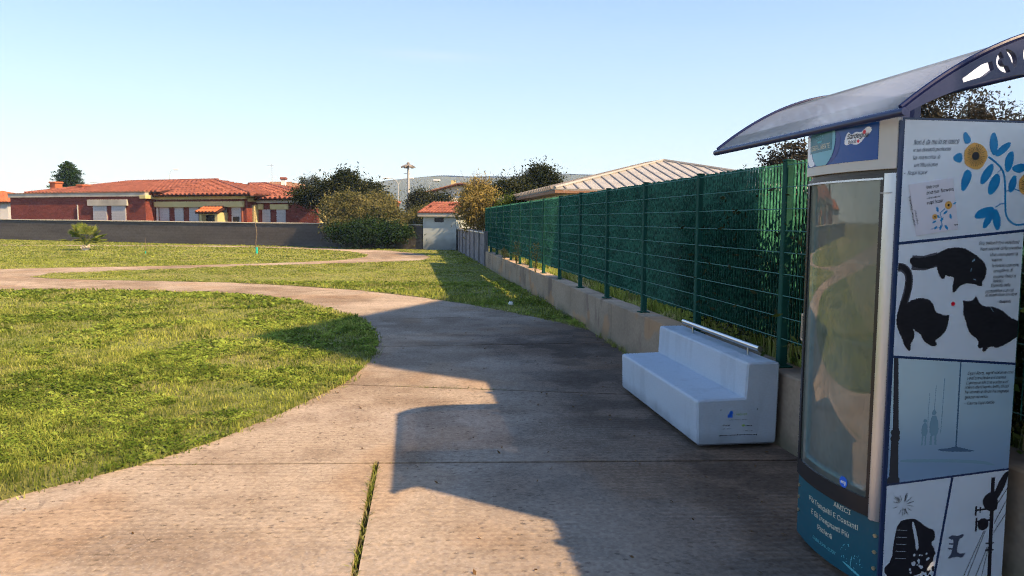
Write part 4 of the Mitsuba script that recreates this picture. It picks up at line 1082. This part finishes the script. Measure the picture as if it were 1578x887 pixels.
for q in (Point(.213, 1.632).buffer(.016), Point(.155, 1.585).buffer(.011)):
    add(BK + '__petal_print', mapv(prism(q, .0086, .0090), side), 'mat_petal')
add(BK + '__flower_ink', mapv(prism(unary_union([Point(.213, 1.632).buffer(.005), Point(.155, 1.585).buffer(.0035)]), .0093, .0097), side), 'mat_ink')

# cats (own plain silhouettes) and the red dot
catclip = sbox(.007, .9, PWD, 1.5)


def furry(p, n=2, amp=.0016):
    q = np.array(Polygon(chaikin(p, n)).buffer(0).exterior.segmentize(.004).coords)[:-1]
    d = np.roll(q, -1, 0) - np.roll(q, 1, 0); d /= np.linalg.norm(d, axis=1, keepdims=True) + 1e-9
    return Polygon(q + np.column_stack([d[:, 1], -d[:, 0]]) * RNG.uniform(-amp, amp, len(q))[:, None]).buffer(0)


soft = [lin([(.07, 1.402), (.12, 1.400), (.18, 1.415)], .052).buffer(.003), lin(chaikin([(.0, 1.385), (.03, 1.383), (.055, 1.36), (.06, 1.32), (.05, 1.27), (.035, 1.22), (.03, 1.17)], 2, False), .034)]
add(BD + '__tail_print', mapv(prism(unary_union(soft).intersection(catclip), .0048, .0052), side), 'mat_fur_soft')
tails = [lin([(.075, 1.402), (.12, 1.400), (.19, 1.418)], .036), lin(chaikin([(.0, 1.387), (.03, 1.385), (.055, 1.36), (.06, 1.32), (.05, 1.27), (.035, 1.22), (.03, 1.17)], 2, False), .022)]
for q in (furry(P_CAT1).union(tails[0]), furry(P_CAT2).union(tails[1]), furry(P_CAT3)):
    add(BD + '__cat_print', mapv(prism(q.intersection(catclip), .0056, .0062), side), 'mat_fur')
glints = unary_union([lin([(.337, 1.405), (.349, 1.416)], .006), lin([(.332, 1.365), (.336, 1.378)], .003), lin([(.348, 1.334), (.358, 1.331)], .004), lin([(.433, 1.219), (.447, 1.200)], .002)])
add(BD + '__cat_glints', mapv(prism(glints, .0066, .0070), side), 'mat_fogfig')
add(BD + '__red_dot', mapv(prism(Point(*P_DOT[0]).buffer(.0085), .0048, .0056), side), 'mat_red')

# handwriting
hand = MB()
for s, x, z, w in (('Non è da me io se nasco', .046, 1.866, .20), ('e sa donarti profumo', .046, 1.839, .165), ('la nascita è', .046, 1.809, .12), ('un\'illusione', .052, 1.780, .105), ('- Rupi Kaur', .008, 1.748, .105)):
    hand.add(*moved(text(s, .0155 if s[0] != 'N' else .021, width=w, shear=.28), x, z, .0048, .05))
add(BD + '__handwriting', mapv(hand.get(), side), 'mat_hand')
h2, h3 = MB(), MB()
for (x, z), s, w in zip(P_T2, ('Ero felice? Ero infelice?', None, 'Non saprei dirlo mentre', 'Una cosa però la', 'saprei:', 'le persone possono', 'scegliere di', 'essere felici o', 'infelici.', 'Dipende dalla', 'prospettiva con cui', 'si osservano le cose', '- Kawamura'), (.185, 0, .19, .13, .05, .125, .09, .105, .05, .09, .13, .145, .062)):
    if s:
        h2.add(*moved(text(s, .0135, width=w, shear=.2), x, z - .006, .0048, .03))
for (x, z), s, w in zip(P_T3, ('Ogni libro, ogni volume che', None, 'vedi possiede un\'anima', 'L\'anima di chi l\'ha scritto e di', 'coloro che l\'hanno letto, di chi', 'ha vissuto e di chi ha sognato', 'grazie ad esso.', '- Carlos Ruiz Zafón'), (.215, 0, .18, .195, .205, .205, .11, .14)):
    if s:
        h3.add(*moved(text(s, .0125, width=w, shear=.3), x + .006, z - .004, .0052))
add(BD + '__handwriting', mapv(h2.get(), side), 'mat_ink')
add(BD + '__handwriting', mapv(h3.get(), side), 'mat_ink')

# lower left: an abstract ink splash; lower right: a telegraph pole, wires and a black-letter L
ccl = Polygon([(.006, .068), (.006, P_SEP3[0][1] - .006), (P_SEPV[0][0] - .006, P_SEPV[0][1] - .004), (P_SEPV[1][0] - .008, .068)])
sh = [smooth_poly([(.065, .335), (.12, .345), (.15, .34), (.20, .30), (.235, .29), (.24, .25), (.22, .235), (.245, .20), (.235, .16), (.20, .11), (.10, .085), (.04, .09), (.005, .135), (.045, .17), (.05, .25)], 1)]
for k in range(26):
    sh.append(Point(RNG.uniform(.14, .24), RNG.uniform(.08, .19)).buffer(RNG.uniform(.003, .010), 3))
for k in range(22):
    a = RNG.uniform(0, 2 * np.pi); c0 = np.array([.085, .405]); r0, r1 = RNG.uniform(.012, .03), RNG.uniform(.035, .055)
    d = np.array([math.cos(a), math.sin(a)])
    sh.append(lin([c0 + d * r0, c0 + d * r1], .0018))
hol = [smooth_poly([(.125, .33), (.14, .33), (.17, .22), (.155, .20), (.145, .26)], 1)] + [Point(RNG.uniform(.12, .22), RNG.uniform(.085, .19)).buffer(RNG.uniform(.003, .009), 3) for k in range(22)] + [lin([(.06, .30 - .03 * k), (.11, .295 - .03 * k)], .002) for k in range(5)]
add(BD + '__ink_splash', mapv(prism(unary_union(sh).difference(unary_union(hol)).intersection(ccl), .0048, .0056), side), 'mat_ink')
rcl = Polygon([(P_SEPV[1][0] + .008, .068), (P_SEPV[0][0] + .008, P_SEPV[0][1] - .002), (PWD, P_SEP3[1][1] - .008), (PWD, .068)])
tp = [lin([(.497, .50), (.507, .06)], .017), lin([(.42, .362), (.52, .368)], .007), lin([(.425, .312), (.51, .318)], .007), lin([(.48, .215), (.52, .215)], .006), lin([(.48, .185), (.52, .185)], .006), Point(.462, .30).buffer(.026), lin([(.425, .38), (.425, .34)], .008), lin([(.43, .33), (.43, .27)], .008), lin([(.445, .375), (.445, .35)], .006),
      smooth_poly([(.45, .40), (.47, .43), (.50, .44), (.53, .40), (.52, .35), (.47, .36)], 1), smooth_poly([(.50, .42), (.535, .50), (.568, .53), (.568, .50), (.55, .45), (.52, .40)], 1)]
for a, b in (((.468, .27), (.38, .068)), ((.475, .27), (.40, .068)), ((.49, .20), (.44, .068)), ((.495, .20), (.47, .068)), ((.515, .30), (.568, .40)), ((.515, .26), (.568, .34)), ((.515, .37), (.568, .45))):
    tp.append(lin([a, b], .0022))
add(BD + '__pole_print', mapv(prism(unary_union(tp).intersection(rcl), .0048, .0056), side), 'mat_ink')
Lg = unary_union([smooth_poly([(.300, .252), (.322, .262), (.345, .255), (.375, .266), (.372, .250), (.352, .243), (.342, .19), (.365, .176), (.390, .182), (.372, .158), (.345, .168), (.302, .158), (.322, .182), (.330, .24), (.312, .244)], 1), lin([(.345, .235), (.338, .19)], .012), lin([(.308, .225), (.330, .222)], .006), lin([(.305, .205), (.328, .200)], .006)])
add(BD + '__letter', mapv(prism(Lg, .0048, .0056), side), 'mat_hand')

# ------------------------------------------------------------------ canopy over the fridge
CN = thing('canopy', 'blue framed door canopy with a curved frosted sheet above the display fridge', 'canopy')
CA = np.array([1.452, 2.905]); CD = np.array([-.129, .992]); CX_ = np.array([.992, .129]); CL, CZ = 1.76, 1.985


def canopy(v):
    """(reach from the front bar, along, z above the bar)."""
    v = np.asarray(v, float)
    return np.column_stack([CA + v[:, :1] * CX_ + v[:, 1:2] * CD, v[:, 2] + CZ])


arc = lambda s: .80 * s - .47 * s * s if np.isscalar(s) and s < .7 else (.80 * np.minimum(s, .86) - .47 * np.minimum(s, .86) ** 2)
thick = lambda s: .026 + .25 * min(s, .75) - .04 * min(s, .75) ** 2
S = np.linspace(0, 1.25, 32)


def bracket(a):
    top = [(s, arc(s) - .004) for s in S]; bot = [(s, arc(s) - thick(s)) for s in S[::-1]]
    pg = Polygon(top + bot)
    holes = [smooth_poly([(s0, arc(s0) - thick(s0) * .70), (s0 + .15, arc(s0 + .15) - .024), (s0 + .17, arc(s0 + .17) - thick(s0 + .17) * .80)], 1) for s0 in (.20,)]
    for s0, r in ((.415, .043), (.535, .053), (.68, .062), (.84, .066)):
        c = Point(s0, arc(s0) - thick(s0) * .52)
        ring = c.buffer(r, 12).difference(c.buffer(r * .42, 12))
        holes.append(ring.difference(sbox(s0 - r, -9, s0 + r, 9).intersection(LineString([(s0 - r, arc(s0) + .02), (s0 + r, arc(s0) - thick(s0) - .0)]).buffer(.010))))
    pg = pg.difference(unary_union(holes))
    v, f = prism(pg, a, a + .022)
    return canopy(np.column_stack([v[:, 0], v[:, 2], v[:, 1]])), f


for a in (0.0, CL - .022):
    add(CN + '__bracket', bracket(a), 'mat_canopy_blue')
    rim = np.array([[s, a + .011, arc(s) + .006] for s in S])
    add(CN + '__edge_strip', mapv(tube(rim, .011, 8), canopy), 'mat_canopy_blue', smooth=40)
for s, r in ((0.0, .016), (1.25, .016)):
    add(CN + '__bar', mapv(tube([[s, -.02, arc(s) - .012], [s, CL + .02, arc(s) - .012]], r, 10), canopy), 'mat_canopy_blue', smooth=40)
for lo, hi, nm, mt in ((.10, .37, 'clear_strip', 'mat_canopy_clear'), (.37, 1.25, 'sheet', 'mat_canopy_sheet'), (.0, .10, 'front_strip', 'mat_canopy_sheet')):
    SS = np.linspace(lo, hi, 31)
    V = np.array([[s, a, arc(s) + .003] for s in SS for a in (.02, CL - .02)]); F = np.array([[2 * i, 2 * i + 1, 2 * i + 3, 2 * i + 2] for i in range(30)])
    add(CN + '__' + nm, mapv((V, F), canopy), mt, smooth=True)
for a in (.25, CL - .3):
    add(CN + '__mount', mapv(bx(1.06, a, -.10, 1.10, a + .04, .325), canopy), 'mat_canopy_blue')

# ------------------------------------------------------------------ trees and plants


def crown(blobs, n, size, flat_=1.0, hollow=.55, seed=0):
    """Leaf clumps through the volume of some ellipsoids (cx, cy, cz, rx, ry, rz): uneven, denser in knots, with gaps."""
    g = np.random.default_rng(seed)
    B = np.array(blobs, float); wgt = (B[:, 3] * B[:, 4] * B[:, 5]) ** (2 / 3); wgt /= wgt.sum()
    # twig knots first, then leaves round each knot
    nk = max(20, n // 22)
    i = g.choice(len(B), nk, p=wgt); d = g.normal(size=(nk, 3)); d /= np.linalg.norm(d, axis=1, keepdims=True)
    r = hollow + (1 - hollow) * g.uniform(0, 1, nk) ** .7
    bump = .80 + .42 * meshkit.fbm(d * 2.2 + B[i][:, :3], 3, seed)
    knots = B[i][:, :3] + d * B[i][:, 3:] * (r * bump)[:, None]
    k = g.integers(0, nk, n); sp = size * g.choice([1.6, 2.6, 4.2], nk)[k]
    c = knots[k] + g.normal(size=(n, 3)) * sp[:, None] * [1, 1, .8]
    a = g.normal(size=(n, 3)); a[:, 2] *= flat_; a /= np.linalg.norm(a, axis=1, keepdims=True)
    b = np.cross(a, g.normal(size=(n, 3))); b /= np.linalg.norm(b, axis=1, keepdims=True) + 1e-9
    s = size * g.uniform(.55, 1.35, n)
    V = np.stack([c - a * s[:, None], c + b * s[:, None] * .42, c + a * s[:, None], c - b * s[:, None] * .42], 1).reshape(-1, 3)
    j = np.arange(n)[:, None] * 4
    return V, np.vstack([j + [0, 1, 2], j + [0, 2, 3]])


def limbs(base, blobs, r, seed=0, fork=.35):
    g = np.random.default_rng(seed + 100); m = MB(); base = np.array(base, float); B = np.array(blobs, float)
    top = B[:, :3].mean(0); fk = base + (top - base) * [fork, fork, max(fork, .3)]
    m.add(*tube([base - [0, 0, .2], base + (fk - base) * .5 + g.normal(0, .04, 3), fk], [r * 1.2, r, r * .85], 8))
    for b in B:
        e = b[:3] + [0, 0, b[5] * .35]
        mid = (fk + e) / 2 + g.normal(0, .12, 3)
        m.add(*tube([fk, mid, e], [r * .7, r * .4, r * .12], 6))
        for _ in range(4):
            q = b[:3] + g.normal(size=3) * b[3:] * .55
            m.add(*tube([mid, (mid + q) / 2 + g.normal(0, .08, 3), q], [r * .3, r * .18, r * .06], 5))
    return m.get()


def tree(name, label, base, blobs, n, size, leaf, r=.12, cat='tree', group=None, seed=1, **k):
    t = thing(name, label, cat, group)
    add(t + '__trunk', limbs(base, blobs, r, seed), 'mat_trunk', smooth=40)
    add(t + '__crown', crown(blobs, n, size, seed=seed, **k), leaf, kind='stuff')
    return t


# conifer behind the chimneys
t = thing('pine_tree', 'dark layered conifer behind the left chimney of the brick house', 'tree')
g = np.random.default_rng(4); px, py = -46.0, 80.0
add(t + '__trunk', tube([[px, py, -.2], [px + .1, py, 4], [px, py, 7.2]], [.22, .15, .03], 8), 'mat_trunk')
m = MB()
for z in np.arange(3.6, 7.3, .085):
    rr = np.interp(z, [3.6, 4.8, 6.4, 7.0, 7.35], [2.1, 2.2, 1.4, .95, .3]) * g.uniform(.78, 1.12)
    for a in g.uniform(0, 2 * np.pi, 9):
        L = rr * g.uniform(.5, 1.05); nn_ = int(26 * L) + 4
        u = g.uniform(.15, 1, nn_) * L
        c = np.column_stack([px + u * math.cos(a), py + u * math.sin(a), z - .18 * u + g.normal(0, .05, nn_)]) + g.normal(0, .05, (nn_, 3))
        d = g.normal(size=(nn_, 3)) + [math.cos(a) * 1.2, math.sin(a) * 1.2, .3]; d /= np.linalg.norm(d, axis=1, keepdims=True); q = np.cross(d, g.normal(size=(nn_, 3)))
        q /= np.linalg.norm(q, axis=1, keepdims=True)
        s = .13
        V = np.stack([c - d * s, c + q * s * .3, c + d * s, c - q * s * .3], 1).reshape(-1, 3); j = np.arange(nn_)[:, None] * 4
        m.add(V, np.vstack([j + [0, 1, 2], j + [0, 2, 3]]))
add(t + '__crown', m.get(), 'mat_leaf_pine', kind='stuff')

# spreading evergreen mass over the boundary wall
tree('evergreen_tree', 'dark green leaning evergreen at the right end of the brick house', (-11.2, 46.2, 0), [(-12.4, 46.5, 2.95, .8, 1.0, .42), (-11.2, 46, 3.0, 1.0, 1.1, .55), (-9.9, 45.6, 3.3, 1.0, 1.2, .9), (-8.6, 45.2, 2.9, 1.1, 1.2, .8), (-9.7, 45.3, 3.9, .55, .7, .45), (-10.8, 45.6, 3.2, .7, .8, .5)], 30000, .085, 'mat_leaf_dark', .14, seed=3)
tree('bush', 'wide feathery olive bush spilling over the boundary wall', (-8.6, 42.6, 0), [(-9.7, 42.6, 2.0, .95, .9, .7), (-8.8, 42.2, 2.15, 1.35, 1.0, .85), (-7.3, 41.7, 1.75, 1.35, 1.0, .75), (-6.1, 41.2, 1.25, 1.15, .9, .6), (-8.4, 41.6, 1.15, 1.7, .7, .65), (-9.4, 42.2, 1.1, .7, .7, .55), (-7.4, 43, 2.4, .8, .7, .6), (-5.4, 41.2, 1.0, .7, .7, .45)], 46000, .075, 'mat_leaf_olive', .10, 'bush', seed=5, hollow=.35)
tree('bush', 'added dark foliage standing in for the shaded lower half of the feathery bush', (-8.2, 40.9, 0), [(-9.2, 41.2, .95, .9, .5, .45), (-8.0, 40.7, .85, 1.2, .55, .55), (-6.9, 40.3, .85, 1.0, .5, .5), (-6.0, 40.1, .95, .8, .45, .4), (-7.5, 40.5, 1.15, 1.4, .45, .4)], 26000, .06, 'mat_leaf_pine', .06, 'bush', seed=6, hollow=.2)  # separate dark leaves put the shade under the feathery bush into colour
tree('broadleaf_tree', 'dark rounded tree rising behind the pavilion', (1.6, 46, 0), [(1.8, 46, 4.0, .95, .9, .75), (1.0, 46, 3.5, .85, .8, .65), (2.3, 46, 3.6, .65, .8, .6), (1.5, 46, 4.4, .5, .5, .4)], 11000, .085, 'mat_leaf_dark', .14, seed=8)
tree('broadleaf_tree', 'compact dark tree between the golden shrub and the dark rounded tree', (-.1, 38.0, 0), [(.0, 38, 2.8, .8, .8, .75), (-.5, 37.9, 3.0, .45, .6, .5), (.6, 38, 2.8, .5, .6, .5), (-.3, 38, 2.1, .7, .6, .6)], 9000, .075, 'mat_leaf_dark', .10, seed=9)
t = tree('golden_shrub', 'tall golden leafed shrub at the far end of the green fence', (-1.3, 33.2, .2), [(-1.5, 33.1, 2.5, .82, .7, .65), (-1.0, 33.0, 1.95, .72, .6, .65), (-1.75, 33.3, 2.0, .6, .6, .55), (-.75, 33.1, 1.5, .6, .5, .55), (-1.45, 33.3, 2.95, .42, .4, .40), (-1.5, 33.4, 1.5, .6, .5, .5)], 19000, .06, 'mat_leaf_gold', .05, 'shrub', seed=11, hollow=.3)
tw = MB()
for k in range(26):
    a = np.array([-1.6 + g.normal(0, .4), 33.1 + g.normal(0, .2), 2.9]); b = a + [g.normal(-.12, .16), g.normal(0, .15), g.uniform(.3, .85)]
    tw.add(*tube([a, (a + b) / 2 + g.normal(0, .02, 3), b], [.009, .006, .003], 4))
add(t + '__twigs', tw.get(), 'mat_trunk', kind='stuff')
tree('shrub', 'small yellow-green shrub over the far end of the fence', (.05, 27.4, .45), [(.0, 27.4, 2.15, .42, .4, .38), (.3, 27.3, 1.95, .4, .4, .3), (-.25, 27.5, 1.9, .3, .35, .3)], 5200, .045, 'mat_leaf_green', .04, 'shrub', seed=13)
tree('broadleaf_tree', 'deep green trees behind the roof of the hut', (-6.6, 58, 0), [(-6.9, 58, 3.2, .75, .7, .6), (-6.0, 58, 2.9, .8, .7, .6), (-5.2, 58, 3.0, .6, .7, .5), (-7.4, 58, 2.6, .6, .7, .6), (-6.3, 57, 2.1, 1.3, .7, .6)], 11000, .085, 'mat_leaf_dark', .1, seed=14)
tree('shrub', 'reddish brown scrub between the mast and the hut', (-6.0, 52, 0), [(-6.4, 52, 1.9, .8, .6, .6), (-5.4, 52, 2.1, .8, .6, .5), (-4.6, 51, 2.2, .7, .6, .5), (-7.2, 52, 1.5, .6, .6, .5)], 9000, .06, 'mat_leaf_olive', .06, 'shrub', seed=15)
for x, y, zt, s in ((-25.6, 95, 6.6, 16), (-24.4, 95, 6.7, 17)):
    tree('broadleaf_tree', 'distant round treetop above the brick house roof, %s of the pair' % ('left' if s == 16 else 'right'), (x, y, 0), [(x, y, zt - .5, .55, .5, .45)], 900, .1, 'mat_leaf_dark', .08, seed=s)
# trees behind the fence on the right
for i, (x, y, zc, rx, rz) in enumerate([(8.3, 16.2, 3.55, .8, .55), (9.1, 16.0, 3.75, .9, .70), (10.1, 16.3, 3.5, .85, .55), (11.2, 16.2, 3.3, .8, .5)]):
    tree('hedge_tree', ('thin brownish tree under the left end of the canopy bracket', 'tallest brownish tree above the poster board', 'loose brownish tree above the flower print', 'rightmost brownish tree above the poster board')[i], (x, y, .45),
         [(x, y, zc, rx, .6, rz), (x - .5, y + .2, zc - .45, rx * .7, .6, rz * .8), (x + .4, y, zc - .5, rx * .8, .6, rz * .8), (x, y, zc - 1.1, rx, .6, .6)], 8500, .045, 'mat_leaf_brown', .07, group='trees behind the fence and the fridge', seed=20 + i, hollow=.5)
tree('hedge_tree', 'small dark treetop between the fence and the fridge header', (7.9, 22, .45), [(7.95, 22, 3.45, .5, .5, .42), (7.6, 22.2, 3.05, .5, .5, .35), (8.3, 22, 3.0, .5, .5, .4)], 3600, .06, 'mat_leaf_brown', .06, seed=27)
# growth behind the slats; the nearest four are set to block low sun
for i, (s, o, w, h) in enumerate([(2.0, .62, .95, 1.05), (2.9, .60, .95, 1.0), (3.8, .62, .95, 1.05), (4.7, .60, .95, .95), (6.6, 1.0, 1.0, .55), (9.6, 1.2, 1.2, .5)]):
    b = fence_frame([[s, o, .46]])[0]
    tree('shrub', 'sunlit green shrub behind the slats, %s' % ('right of the poster board, set to block low sun', 'hidden behind the poster board, set to block low sun', 'behind the fridge door, set to block low sun', 'between the bench and the fridge, thickened to block low sun', 'beyond the bench', 'farther down the fence')[i], b, [(b[0], b[1], .46 + h * .45, w * .5, .26, h * .55), (b[0] + .1, b[1] + .5, .46 + h * .4, w * .5, .26, h * .5)], 9000, .034, 'mat_leaf_green', .02, 'shrub', seed=30 + i, hollow=.15)
HG = thing('hedge', 'dark leafy row added behind the slats near the fridge to keep the sun off them', 'hedge')  # foliage row added to keep sun off the slats
hm = MB()
g2 = np.random.default_rng(12)
bl = [(*fence_frame([[s, .62 + g2.normal(0, .05), 0]])[0][:2], .46 + z, .30, .22, .28) for s in np.arange(2.6, 7.6, .33) for z in (.25, .65, 1.0, 1.16)]
bl += [(*fence_frame([[s, .37, 0]])[0][:2], .46 + z, .13, .10, .17) for s in np.arange(2.6, 7.6, .2) for z in (.3, .6, .9, 1.12)]
add(HG + '__foliage', crown(bl, 46000, .030, seed=60, hollow=.2), 'mat_leaf_dark', kind='stuff')
for s in np.arange(2.7, 7.5, .5):
    b = fence_frame([[s, .62, .4]])[0]
    add(HG + '__stem', tube([b, b + [.02, .03, .7], b + [0, .02, 1.3]], [.02, .015, .006], 5), 'mat_trunk')

# unseen board added out of view to keep the posters in shade
SG = thing('road_sign', 'unseen board on a tall post added beyond the fence to shade the posters', 'sign')
so = np.array([1.53, 3.05, 0]) + np.array([1.079, -.701, 0]) * 2.3


def shade_board_frame(v):
    v = np.asarray(v, float)
    return np.column_stack([so[:2] + v[:, :1] * FX + v[:, 1:2] * np.array([.165, -.986]), v[:, 2]])


add(SG + '__board', mapv(chbox(-.02, -.02, 3.52, .66, .02, 4.33, .006), shade_board_frame), 'mat_steel_post')
add(SG + '__post', mapv(tube([[.70, 0, .4], [.70, 0, 4.4]], .04, 10), shade_board_frame), 'mat_steel_post')

# fan palm on the far lawn
PA = thing('fan_palm', 'small bushy fan palm on the far lawn before the boundary wall', 'palm')
pc = np.array([-20.4, 36.6, 0.0]); g = np.random.default_rng(6)
tr = MB().add(*tube([pc + [0, 0, -.05], pc + [0, 0, .22]], [.17, .13], 9))
for k in range(26):
    a = g.uniform(0, 2 * np.pi); z = g.uniform(.02, .22)
    p0 = pc + [.12 * math.cos(a), .12 * math.sin(a), z]
    tr.add(*tube([p0, p0 + [.10 * math.cos(a), .10 * math.sin(a), .10]], [.03, .012], 4))
add(PA + '__trunk', tr.get(), 'mat_coping')
for k in range(30):
    a = k * 2.4 + g.normal(0, .2); el = g.uniform(.15, 1.35); L = g.uniform(.5, .8)
    d = np.array([math.cos(a) * math.cos(el), math.sin(a) * math.cos(el), math.sin(el)])
    p0 = pc + [0, 0, .26]; p1 = p0 + d * L
    sd = np.cross(d, [0, 0, 1.0]); sd /= np.linalg.norm(sd) + 1e-9; upv = np.cross(sd, d)
    m = MB().add(*tube([p0, (p0 + p1) / 2 + [0, 0, .02], p1], [.012, .009, .007], 5))
    for q in np.linspace(-1.35, 1.35, 15):
        e = d * math.cos(q) + sd * math.sin(q); l = g.uniform(.38, .54) * (1 - .18 * abs(q))
        tip = p1 + e * l + [0, 0, -.10 * l]; mid = p1 + e * l * .5 + upv * .02; wv = np.cross(e, upv) * .026
        V = np.array([p1, mid - wv, tip, mid + wv]); m.add(V, [[0, 1, 2], [0, 2, 3]])
    add(PA + '__frond', m.get(), 'mat_palm')

# staked sapling with its guard
SA = thing('sapling', 'thin bare sapling with a turquoise guard at its foot on the far lawn', 'sapling')
sp = np.array([-11.45, 34.3, 0.0])
add(SA + '__stem', tube([sp, sp + [-.03, 0, .5], sp + [.03, 0, .9], sp + [-.03, 0, 1.4], sp + [-.02, 0, 2.25]], [.022, .02, .018, .016, .006], 6), 'mat_trunk')
add(SA + '__guard', tube([sp + [.01, 0, .0], sp + [.01, 0, .30]], .05, 10), 'mat_guard')
m = MB()
for k in range(6):
    z = g.uniform(1.4, 2.2); p = sp + [-.02, 0, z]
    m.add(*tube([p, p + [g.uniform(-.16, .16), g.uniform(-.1, .1), g.uniform(.1, .3)]], [.007, .003], 4))
add(SA + '__twigs', m.get(), 'mat_trunk', kind='stuff')
SA = thing('sapling', 'tiny tied seedling beside the fan palm', 'sapling')
sp = np.array([-15.9, 33.2, 0])
add(SA + '__stem', tube([sp, sp + [.02, 0, .5], sp + [0, 0, .75]], [.012, .01, .005], 5), 'mat_trunk')
add(SA + '__guard', tube([sp, sp + [0, 0, .14]], .022, 8), 'mat_guard')

# ------------------------------------------------------------------ lamps
LM = thing('light_mast', 'tall pale mast with a ring of floodlights behind the bush', 'lamp')
mx, my = -8.38, 62.0
add(LM + '__pole', tube([[mx, my, -.2], [mx, my, 3], [mx, my, 5.95]], [.15, .12, .085], 10), 'mat_steel_post', smooth=40)
add(LM + '__arm', MB().add(*tube([[mx - .35, my, 5.25], [mx + .1, my, 5.25]], .03, 6)).add(*tube([[mx - .42, my, 5.86], [mx + .42, my, 5.86]], .04, 6)).add(*tube([[mx, my - .42, 5.86], [mx, my + .42, 5.86]], .04, 6)).get(), 'mat_steel_post')
for a in range(6):
    c, s = math.cos(a * math.pi / 3), math.sin(a * math.pi / 3)
    add(LM + '__floodlight', trimesh.convex.convex_hull(np.array([[mx + c * r - s * w, my + s * r + c * w, z] for r, z in ((.22, 5.98), (.58, 5.80), (.22, 5.84), (.56, 5.70)) for w in (-.14, .14)])), 'mat_tile_grey')
add(LM + '__cap', trimesh.creation.icosphere(2, .13).apply_translation([mx, my, 6.05]), 'mat_tile_grey')


def lamp(label, x, y, h, arms, r=.05):
    t = thing('street_lamp', label, 'lamp', None)
    add(t + '__pole', tube([[x, y, -.2], [x, y, h * .6], [x, y, h]], [r * 1.3, r, r * .8], 8), 'mat_steel_post')
    for dx in arms:
        P = [[x, y, h - .05], [x + dx * .25, y, h + .32], [x + dx * .6, y, h + .48], [x + dx, y, h + .52]]
        add(t + '__arm', tube(P, r * .6, 6), 'mat_steel_post')
        sgn = np.sign(dx)
        add(t + '__head', chbox(*np.minimum([x + dx, y - .12, h + .46], [x + dx + sgn * .6, y + .12, h + .60]), *np.maximum([x + dx, y - .12, h + .46], [x + dx + sgn * .6, y + .12, h + .60]), .04), 'mat_lamp_white')


lamp('double armed street lamp left of the light mast', -11.1, 75, 5.05, (-.9, .9))
lamp('slender street lamp above the ridge of the brick house', -39.95, 90, 6.7, (.45,), .035)
lamp('low curved street lamp right of the conifer', -42.6, 80, 4.75, (-.6,), .03)
lamp('thin lamp pole in front of the white house', -6.9, 64, 4.3, (.3,), .025)

# ------------------------------------------------------------------ small things
PP = thing('paper_scrap', 'crumpled white paper scrap on the verge grass', 'litter')
q = np.array([-.02, 13.55, .09]); m = trimesh.creation.icosphere(2, .045); vv = np.asarray(m.vertices)
add(PP + '__sheet', (vv * (1 + .5 * (meshkit.noise(vv * 40, 3) - .5))[:, None] * [1, .7, .8] + q, np.asarray(m.faces)), 'mat_paper')
for k, (s, o, h) in enumerate([(18.3, .30, .55), (15.4, .28, .62), (20.6, .3, .35)]):
    b = fence_frame([[s, o - .33, WT]])[0]
    t = thing('tall_weed', ('straw coloured tall weed growing at the fence foot', 'thin seeding weed at the fence foot nearer the bench', 'low weed on the wall top at the fence end')[k], 'weed')
    mm = MB()
    for j in range(9):
        e = b + [g.normal(0, .07), g.normal(0, .08), h * g.uniform(.55, 1)]
        mm.add(*tube([b, (b + e) / 2 + g.normal(0, .015, 3), e], [.005, .004, .002], 4))
    add(t + '__stems', mm.get(), 'mat_leaf_gold', kind='stuff')
    add(t + '__leaves', crown([(b[0], b[1], b[2] + h * .6, .07, .09, h * .4)], 130, .022, seed=50 + k, hollow=.2), 'mat_leaf_gold', kind='stuff')
